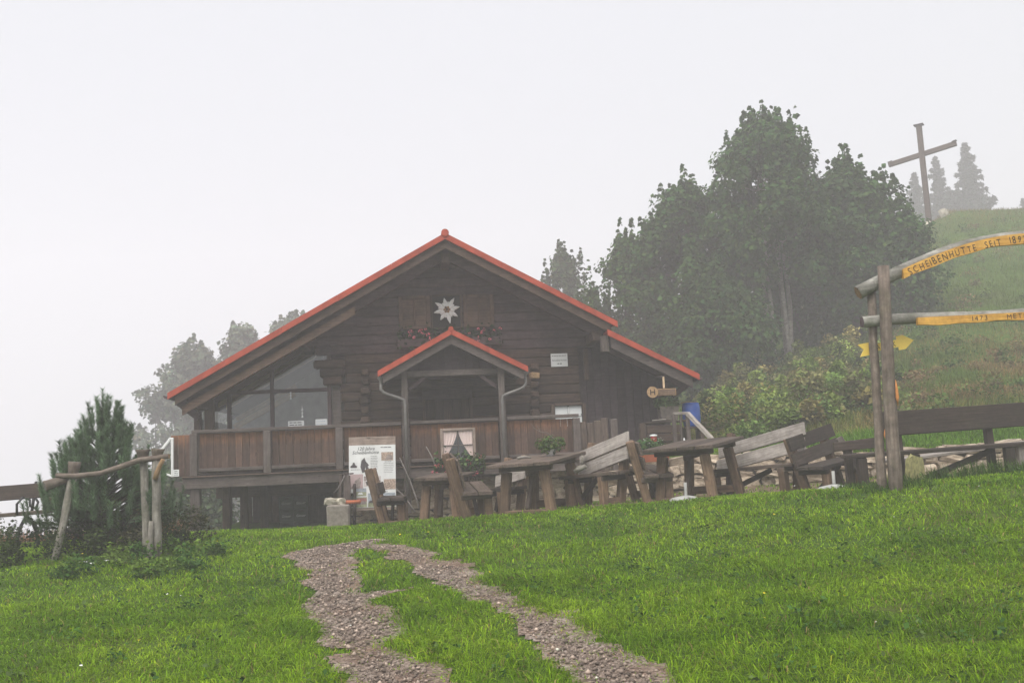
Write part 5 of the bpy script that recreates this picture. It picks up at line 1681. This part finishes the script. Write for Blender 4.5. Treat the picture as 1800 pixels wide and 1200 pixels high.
# young stone pine with bottle-brush shoots
pn = thing('young_pine', 'young pine with dense upright needle shoots inside the log arbour', 'tree', (-5.22, 12.25, gz(-5.22, 12.25) - .05))
r = np.random.default_rng(300)
ta = Acc(); ta.tube([(0, 0, -.1), (.01, 0, .9), (0, 0, 1.85)], [.05, .035, .012], 7)
shoots = [((0, 0, 1.62), (0, 0, 2.05))]
for f in np.linspace(.0, 1, 30):
    zb = .15 + 1.52 * f
    nb = 9 if f < .6 else (6 if f < .85 else 3)
    for b in range(nb):
        an = r.uniform(0, 6.28)
        L = (.92 * (1 - f) ** 1.05 + .07) * r.uniform(.55, 1.1)
        p1 = np.array([L * math.cos(an), L * math.sin(an), zb + L * .30])
        ta.tube([(0, 0, zb - .1), tuple(p1 * [.6, .6, 1] - [0, 0, .06]), tuple(p1)], [.014, .01, .007], 4)
        Lu = r.uniform(.18, .30)
        shoots.append((tuple(p1 - np.array([0, 0, .05])), tuple(p1 + np.array([.05 * math.cos(an), .05 * math.sin(an), Lu]))))
        pm = p1 * [.62, .62, 1] - [0, 0, .05]
        shoots.append((tuple(pm), tuple(p1)))
        if r.random() < .6:
            an2 = an + r.uniform(-.7, .7)
            p2 = pm + np.array([.12 * math.cos(an2), .12 * math.sin(an2), .02])
            shoots.append((tuple(p2), tuple(p2 + np.array([.04 * math.cos(an2), .04 * math.sin(an2), Lu * .9]))))
ta.build('trunk', MAT['bark'], pn)
PB, DR, CC = [], [], []
for (a_, b_) in shoots:
    a_, b_ = np.array(a_), np.array(b_)
    m = 190
    s = r.uniform(0, 1, m)
    ax = (b_ - a_) / (np.linalg.norm(b_ - a_) + 1e-6)
    d = r.normal(size=(m, 3)); d -= ax * (d @ ax)[:, None]
    d /= np.linalg.norm(d, axis=1, keepdims=True)
    PB.append(a_ + (b_ - a_) * s[:, None]); DR.append(d * .75 + ax * r.uniform(.6, 1.1, (m, 1)))
    CC.append(np.repeat(np.clip(np.array([[.105, .170, .085]]) * (1 + r.normal(0, .22)), .01, .3), m, 0))
PB, DR, CC = np.concatenate(PB), np.concatenate(DR), np.concatenate(CC)
DR /= np.linalg.norm(DR, axis=1, keepdims=True)
L = r.uniform(.05, .085, len(PB))[:, None]
sd_ = np.cross(DR, r.normal(size=DR.shape)); sd_ /= np.linalg.norm(sd_, axis=1, keepdims=True)
Vv = np.stack([PB - sd_ * .0034, PB + sd_ * .0034, PB + DR * L], 1).reshape(-1, 3)
mesh_np('needles', Vv, np.arange(len(PB) * 3).reshape(-1, 3), MAT['needle'], pn, np.repeat(CC * (1 + r.normal(0, .2, (len(CC), 1))).clip(.4, 2), 3, 0))

# summit cross
cz_ = gz(22.16, 49.8)
cr = thing('summit_cross', 'tall weathered wooden cross on the hilltop', 'cross', (22.16, 49.8, cz_ - .1), (0, R(-.5), R(-34)))
CH = 18.0 - cz_ + .1
beam('upright', MAT['cross'], cr, (0, 0, 0), (0, 0, CH), .27, .26, up=(0, 1, 0), c=.03)
beam('arm', MAT['cross'], cr, (-1.72, 0, CH - 1.79), (1.72, 0, CH - 1.37), .21, .26, c=.03)
beam('cap', MAT['benchdark'], cr, (-.24, 0, CH + .03), (.24, 0, CH + .03), .42, .05)
for q_ in (-1, 1):
    beam('cap', MAT['benchdark'], cr, (q_ * 1.74, 0, CH - 1.58 + q_ * .222 + .148), (q_ * 1.5, 0, CH - 1.58 + q_ * .178 + .148), .26, .03)
for (x, y, s, lab) in ((21.75, 49.3, (.5, .4, .4), 'pale boulder left of the cross foot'), (22.75, 49.3, (.45, .4, .5), 'pale boulder right of the cross foot')):
    o = stone(None, (x, y, gz(x, y) + .1), s, (.2, .1, x), 'boulder', stone_mesh(int(x * 10)))
    o.data.materials[0] = MAT['palestone']
    tag(o, lab, 'boulder', 'boulders at the cross')
for (x, y, s, lab) in ((6.62, 16.7, (.34, .2, .16), 'white stone on the bank right of the gate post'), (8.35, 16.5, (.30, .2, .14), 'white stone at the wall top above the long backboard'), (7.4, 18.4, (.34, .2, .10), 'flat reddish white rock in the grass beside the gate post')):
    o = stone(None, (x, y, gz(x, y) + .06), s, (.1, .1, x), 'bank_stone', stone_mesh(int(x * 10)))
    o.data.materials[0] = MAT['palestone']
    tag(o, lab, 'stone', 'stones on the bank')

# ------------------------------------------------------------------ grass, weeds, undergrowth
def hut_uv(x, y):
    c, s = math.cos(HUT_YAW), math.sin(HUT_YAW)
    dx, dy = x - HUT_O.x, y - HUT_O.y
    return dx * c + dy * s, -dx * s + dy * c

def in_view(x, y, pad=3.4):
    return (np.abs(x) < .56 * y + pad)

def grass_colour(n, x, y, seed):
    r = np.random.default_rng(seed)
    a = vnoise(x, y, .9, 31)[:, None]
    b = vnoise(x, y, .28, 33)[:, None]
    c3 = vnoise(x, y, 2.6, 35)[:, None]
    dark, mid, bright = np.array([[.034, .085, .004]]), np.array([[.130, .245, .006]]), np.array([[.255, .385, .018]])
    t = np.clip(.15 + .55 * a + .35 * b + .25 * (c3 - .5) + r.normal(0, .16, (n, 1)), 0, 1)
    c = np.where(t < .5, dark + (mid - dark) * t * 2, mid + (bright - mid) * (t * 2 - 1))
    dry = r.random(n) < .035
    c[dry] = np.array([.26, .19, .08]) * r.uniform(.6, 1.2, (dry.sum(), 1))
    return np.clip(c * r.lognormal(0, .32, (n, 1)), .003, .6)

def lawn(name, label, n, y0, y1, hmul, wmul, seed, dens=None):
    r = np.random.default_rng(seed)
    # more blades per square metre close to the camera
    k = n * 5
    y = y0 + (y1 - y0) * r.random(k) ** 1.0
    x = r.uniform(-1, 1, k) * (.56 * y1 + 3.4)
    ok = in_view(x, y)
    td = track_d(x, y)
    ok &= (td > .0) | ((td > -.05) & (r.random(k) < .35)) | ((td > -.14) & (r.random(k) < .12)) | (r.random(k) < .006)
    u, v = hut_uv(x, y)
    ok &= ~((u > -4.9) & (u < 4.9) & (v > .25))
    ok &= ~((v > -.15) & (u > -1.9) & (u < 4.5))
    wy = np.interp(x, WALL_X, WALL_Y)
    ok &= ~((x > -2.9) & (np.abs(y - wy) < .16))
    ok &= (terrace_d(x, y) < .05) | (r.random(k) < .22)
    if dens is not None: ok &= r.random(k) < dens(x, y)
    # tussocks: keep more where the clump noise is high
    ok &= r.random(k) < (.35 + .65 * vnoise(x, y, .16, 41))
    x, y = x[ok][:n], y[ok][:n]
    m = len(x)
    P = np.stack([x, y, ground(x, y) - .01], 1)
    cl = vnoise(x, y, .30, 43); big = vnoise(x, y, 1.4, 45)
    edge = sstep(.0, .25, track_d(x, y))
    h = hmul * (.026 + .046 * cl + .024 * big) * r.uniform(.5, 1.5, m) * (.6 + .4 * edge) * (1 + .45 * sstep(.0, .15, track_d(x, y)) * sstep(.5, .25, track_d(x, y)))
    w = wmul * y * r.uniform(.0006, .00135, m)
    lean = np.clip(r.normal(1.15, .5, m), .15, 2.4)
    az = 6.28 * vnoise(x, y, .4, 47) * 2 + r.normal(0, 1.5, m)
    Vv, Tt = blades_geo(P, h, w, lean, az, seed)
    c = grass_colour(m, x, y, seed)
    c = np.repeat(c, 5, 0)
    o = mesh_np(name, Vv, Tt, MAT['grass'], None, c)
    return tag(o, label, 'grass', kind='stuff')

lawn('grass', 'lush green meadow grass in the foreground', 230000, 4.3, 8.8, 1.0, 1.0, 501)
lawn('grass', 'short green grass up to the hut and the benches', 220000, 8.8, 18.2, 1.0, 1.0, 502)

def tall_grass(name, label, n, region, hr, wr, seed, colf):
    r = np.random.default_rng(seed)
    x, y = region(r, n)
    m = len(x)
    P = np.stack([x, y, ground(x, y) - .02], 1)
    h = r.uniform(*hr, m) * (.55 + .9 * vnoise(x, y, 1.1, 51))
    w = r.uniform(*wr, m)
    Vv, Tt = blades_geo(P, h, w, np.clip(r.normal(.55, .3, m), .05, 1.4), r.uniform(0, 6.28, m), seed)
    o = mesh_np(name, Vv, Tt, MAT['grass'], None, np.repeat(colf(x, y, r), 5, 0))
    return tag(o, label, 'grass', kind='stuff')

def hill_region(r, n):
    y = 16.4 + 38 * r.random(n) ** 1.35
    x = r.uniform(.10, .62, n) * y + r.uniform(-1, 1, n)
    wy = np.interp(x, WALL_X, WALL_Y)
    u, v = hut_uv(x, y)
    ok = (y > wy + .3) & ~((u < 5.0) & (v > .2)) & ~((u < 5.4) & (v < 2))
    return x[ok], y[ok]
def hill_col(x, y, r):
    n = len(x); y = y / S_
    t = (.45 * vnoise(x, y, 3.4, 61) + .35 * vnoise(x, y, 1.1, 63) + .2 * r.random(n))[:, None]
    band = (sstep(14.8, 16.6, y) * sstep(26, 19, y) * sstep(.40, .46, x / y))[:, None]       # dry belt above the mown bank
    top = sstep(36, 40, y)[:, None]
    dry = np.clip(sstep(.50, .72, t) * .5 + band * .65 * sstep(.36, .55, t) + top * .6, 0, .9)
    g_ = np.array([[.115, .170, .026]]) * (.6 + .9 * t)
    lawnish = sstep(15.8, 14.6, y - .22 * np.maximum(x - 8, 0))[:, None]
    g_ = g_ * (1 - lawnish) + np.array([[.110, .225, .014]]) * lawnish * (.7 + .6 * t)
    d_ = np.array([[.24, .155, .07]]) * (.55 + .8 * t)
    dry = dry * (1 - lawnish)
    return np.clip((g_ * (1 - dry) + d_ * dry) * (1 + r.normal(0, .22, (n, 1))), .004, .5)
tall_grass('hill_grass', 'mixed green and dry grass on the hillside', 120000, hill_region, (.08, .26), (.010, .024), 601, hill_col)

def valley_region(r, n):
    x = r.uniform(-10.5, -5.6, n); y = 14.2 + 2.4 * r.random(n)
    return x, y
tall_grass('dry_grass', 'reddish dry grass at the left meadow edge', 9000, valley_region, (.18, .42), (.006, .012), 602,
           lambda x, y, r: np.clip(np.array([[.26, .13, .065]]) * (1 + r.normal(0, .3, (len(x), 1))), .02, .5))

def foot_region(r, n):
    x = r.uniform(4.0, 9.5, n); y = np.where(r.random(n) < .6, r.normal(12.1, .25, n), r.normal(11.4, .15, n))
    ok = (y > 11.9) | (np.abs(x - 4.3) < .45)
    return x[ok], y[ok]
tall_grass('tall_grass', 'taller dark grass at the gate post and the long bench', 6500, foot_region, (.10, .24), (.007, .014), 603,
           lambda x, y, r: np.clip(np.array([[.060, .115, .014]]) * r.lognormal(0, .35, (len(x), 1)), .01, .4))

# weeds and shrubs between the hut and the trees
def scatter_plants(name, label, spots, seed, base_f, cat='undergrowth'):
    r = np.random.default_rng(seed)
    PP, NN, SS, KK = [], [], [], []
    for (x, y, h, w, n, size, col) in spots:
        z0 = gz(x, y)
        q = r.random((n, 1)) ** .6
        a = r.uniform(0, 6.28, n)
        rr = w * np.sqrt(r.random(n)) * (1 - .35 * q[:, 0])
        p = np.stack([x + rr * np.cos(a), y + rr * np.sin(a), z0 + h * q[:, 0] * (1 - .45 * (rr / w) ** 2) + r.normal(0, .03, n)], 1)
        PP.append(p)
        nn = r.normal(0, .5, (n, 3)); nn[:, 2] += .8; NN.append(nn)
        SS.append(np.full(n, size) * r.uniform(.6, 1.4, n))
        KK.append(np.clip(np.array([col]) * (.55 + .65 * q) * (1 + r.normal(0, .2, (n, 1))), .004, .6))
    P, N, S, K = map(np.concatenate, (PP, NN, SS, KK))
    Vv, Tt = leaves_geo(P, S, N, .3, .8, seed)
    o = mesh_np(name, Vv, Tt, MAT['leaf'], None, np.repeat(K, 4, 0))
    return tag(o, label, cat, kind='stuff')
spots = []
rr_ = random.Random(71)
for k in range(260):
    y = rr_.uniform(15.2, 26.0)
    a = rr_.uniform(.235, .475)
    x = a * y
    u, v = hut_uv(x, y * S_)
    if u < 5.35: continue
    if y < 15.2 + (a - .30) * 14: continue
    y *= S_
    c = rr_.choice([(.12, .175, .038), (.085, .135, .034), (.165, .215, .050), (.14, .14, .058), (.19, .165, .060)])
    q_ = rr_.lognormvariate(0, .28)
    spots.append((x, y, rr_.choice((.25, .4, .5, .7, 1.0)) * rr_.uniform(.8, 1.1), rr_.uniform(.25, .6), 240, rr_.uniform(.06, .13), tuple(k_ * q_ for k_ in c)))
scatter_plants('undergrowth', 'tangled green weeds and bushes between hut and trees', spots, 72, None)
spots = []
for k in range(170):
    y = rr_.uniform(15.6, 38) * S_; x = rr_.uniform(.36, .62) * y
    c = rr_.choice([(.09, .15, .035), (.12, .17, .045), (.16, .13, .06), (.20, .14, .07), (.07, .12, .035)])
    spots.append((x, y, rr_.uniform(.15, .5), rr_.uniform(.2, .7), 90, rr_.uniform(.05, .10), c))
scatter_plants('hill_weeds', 'patches of weeds and low shrubs on the hillside', spots, 77, None)
spots = []
for k in range(46):
    a = rr_.uniform(-6.05, -4.15); y = rr_.uniform(11.2, 12.9)
    edge = abs(a + 5.1) / .95
    spots.append((a, y, rr_.uniform(.25, .75) * (1.15 - .5 * edge), rr_.uniform(.14, .3), 260, rr_.uniform(.022, .05), rr_.choice([(.035, .055, .024), (.045, .060, .028), (.055, .080, .025), (.06, .06, .03)])))
for k in range(46):
    spots.append((rr_.uniform(-4.9, -3.4), rr_.uniform(10.1, 11.7), rr_.uniform(.08, .22), rr_.uniform(.1, .22), 70, rr_.uniform(.03, .055), rr_.choice([(.075, .14, .025), (.05, .11, .022), (.11, .17, .03)])))
scatter_plants('undergrowth', 'dark weeds and heather round the foot of the young pine', spots, 73, None)
spots = []
for k in range(420):      # broad-leaved weeds in the meadow
    y = rr_.uniform(4.8, 12.4); x = rr_.uniform(-.56, .56) * y
    if float(track_d(np.array([x]), np.array([y]))[0]) < .1: continue
    spots.append((x, y, rr_.uniform(.03, .075), rr_.uniform(.05, .14), 14, rr_.uniform(.022, .042), rr_.choice([(.045, .10, .022), (.06, .13, .025), (.085, .13, .035)])))
scatter_plants('clover', 'clover and small broad leaves in the meadow', spots, 74, None)

# tiny flowers in the grass
FP, FC = [], []
r = np.random.default_rng(75)
for k in range(60):
    y = r.uniform(5.5, 12.5); x = r.uniform(-.56, .56) * y
    if track_d(np.array([x]), np.array([y]))[0] < .05: continue
    FP.append((x, y, gz(x, y) + r.uniform(.06, .12))); FC.append((.75, .60, .03) if r.random() < .7 else (.8, .8, .75))
for (x, y) in ((-4.62, 10.4), (-4.40, 10.45), (-4.5, 10.3)):
    for q in range(5):
        FP.append((x + r.normal(0, .03), y + r.normal(0, .03), gz(x, y) + .14)); FC.append((.8, .8, .76))
FP = np.array(FP)
nn = r.normal(0, .3, FP.shape); nn[:, 2] += 1
Vv, Tt = leaves_geo(FP, .022, nn, 0, 1.2, 76)
tag(mesh_np('meadow_flowers', Vv, Tt, MAT['petal'], None, np.repeat(np.array(FC), 4, 0)), 'tiny yellow and white flowers scattered in the grass', 'flowers', kind='stuff')

# loose gravel
r = np.random.default_rng(81)
n = 26000
x = r.uniform(-3.2, 1.3, n * 3); y = 4.2 + 8.2 * r.random(n * 3)
td = track_d(x, y)
ok = (td < -.02) | ((td < .05) & (r.random(n * 3) < .25))
x, y = x[ok][:n], y[ok][:n]
m = len(x)
s = r.lognormal(-5.05, .58, m).clip(.003, .022)
oc = np.array([(1, 0, 0), (-1, 0, 0), (0, 1, 0), (0, -1, 0), (0, 0, .7), (0, 0, -.7)], float)
V_ = oc[None] * r.uniform(.6, 1.3, (m, 6, 3)) * s[:, None, None]
an = r.uniform(0, 6.28, m)
ca, sa = np.cos(an)[:, None], np.sin(an)[:, None]
V_ = np.stack([V_[..., 0] * ca - V_[..., 1] * sa, V_[..., 0] * sa + V_[..., 1] * ca, V_[..., 2]], -1)
V_ += np.stack([x, y, ground(x, y) + .010 + s * .3], 1)[:, None, :]
tris = np.array([(0, 2, 4), (2, 1, 4), (1, 3, 4), (3, 0, 4), (2, 0, 5), (1, 2, 5), (3, 1, 5), (0, 3, 5)])
Tt = (np.arange(m)[:, None, None] * 6 + tris[None]).reshape(-1, 3)
gcol = np.array([[.205, .162, .132]]) * r.lognormal(0, .42, (m, 1))
tag(mesh_np('gravel', V_.reshape(-1, 3), Tt, leafy('loose_gravel', .9, 0.0), None, np.repeat(np.clip(gcol, .03, .6), 6, 0)), 'loose grey gravel in the wheel ruts', 'gravel', kind='stuff')
# dry straw along the ruts
n = 5000
x = r.uniform(-3.4, 1.4, n * 4); y = 4.3 + 8.0 * r.random(n * 4)
td = track_d(x, y)
ok = (np.abs(td) < .07) & (vnoise(x, y, .5, 83) > .45)
x, y = x[ok][:n], y[ok][:n]; m = len(x)
Vv, Tt = blades_geo(np.stack([x, y, ground(x, y) + .01], 1), r.uniform(.01, .035, m), r.uniform(.003, .005, m), r.uniform(1.2, 3.0, m), r.uniform(0, 6.28, m), 84)
tag(mesh_np('straw', Vv, Tt, MAT['grass'], None, np.repeat(np.clip(np.array([[.34, .21, .12]]) * r.lognormal(0, .3, (m, 1)), .05, .6), 5, 0)), 'dry straw along the edges of the ruts', 'straw', kind='stuff')

# ------------------------------------------------------------------ mountain fog
hz_m = bpy.data.materials.new('fog')
hz_m.use_nodes = True
hn = hz_m.node_tree
hn.nodes.clear()
ho = hn.nodes.new('ShaderNodeOutputMaterial')
pv = hn.nodes.new('ShaderNodeVolumePrincipled')
pv.inputs['Color'].default_value = (.985, .952, .975, 1)
pv.inputs['Density'].default_value = .0063
pv.inputs['Anisotropy'].default_value = 0.0
hn.links.new(pv.outputs[0], ho.inputs['Volume'])
zmin = float(GZ.min()) - 1.0
V_ = [(x, y, z) for z in (zmin, 36.0) for (x, y) in ((-95, -22), (117, -22), (117, 154), (-95, 154))]
hz = mesh_obj('haze', V_, [[3, 2, 1, 0], [4, 5, 6, 7], [0, 1, 5, 4], [1, 2, 6, 5], [2, 3, 7, 6], [3, 0, 4, 7]], hz_m)
tag(hz, 'pale mountain fog filling the air', 'fog', kind='stuff')
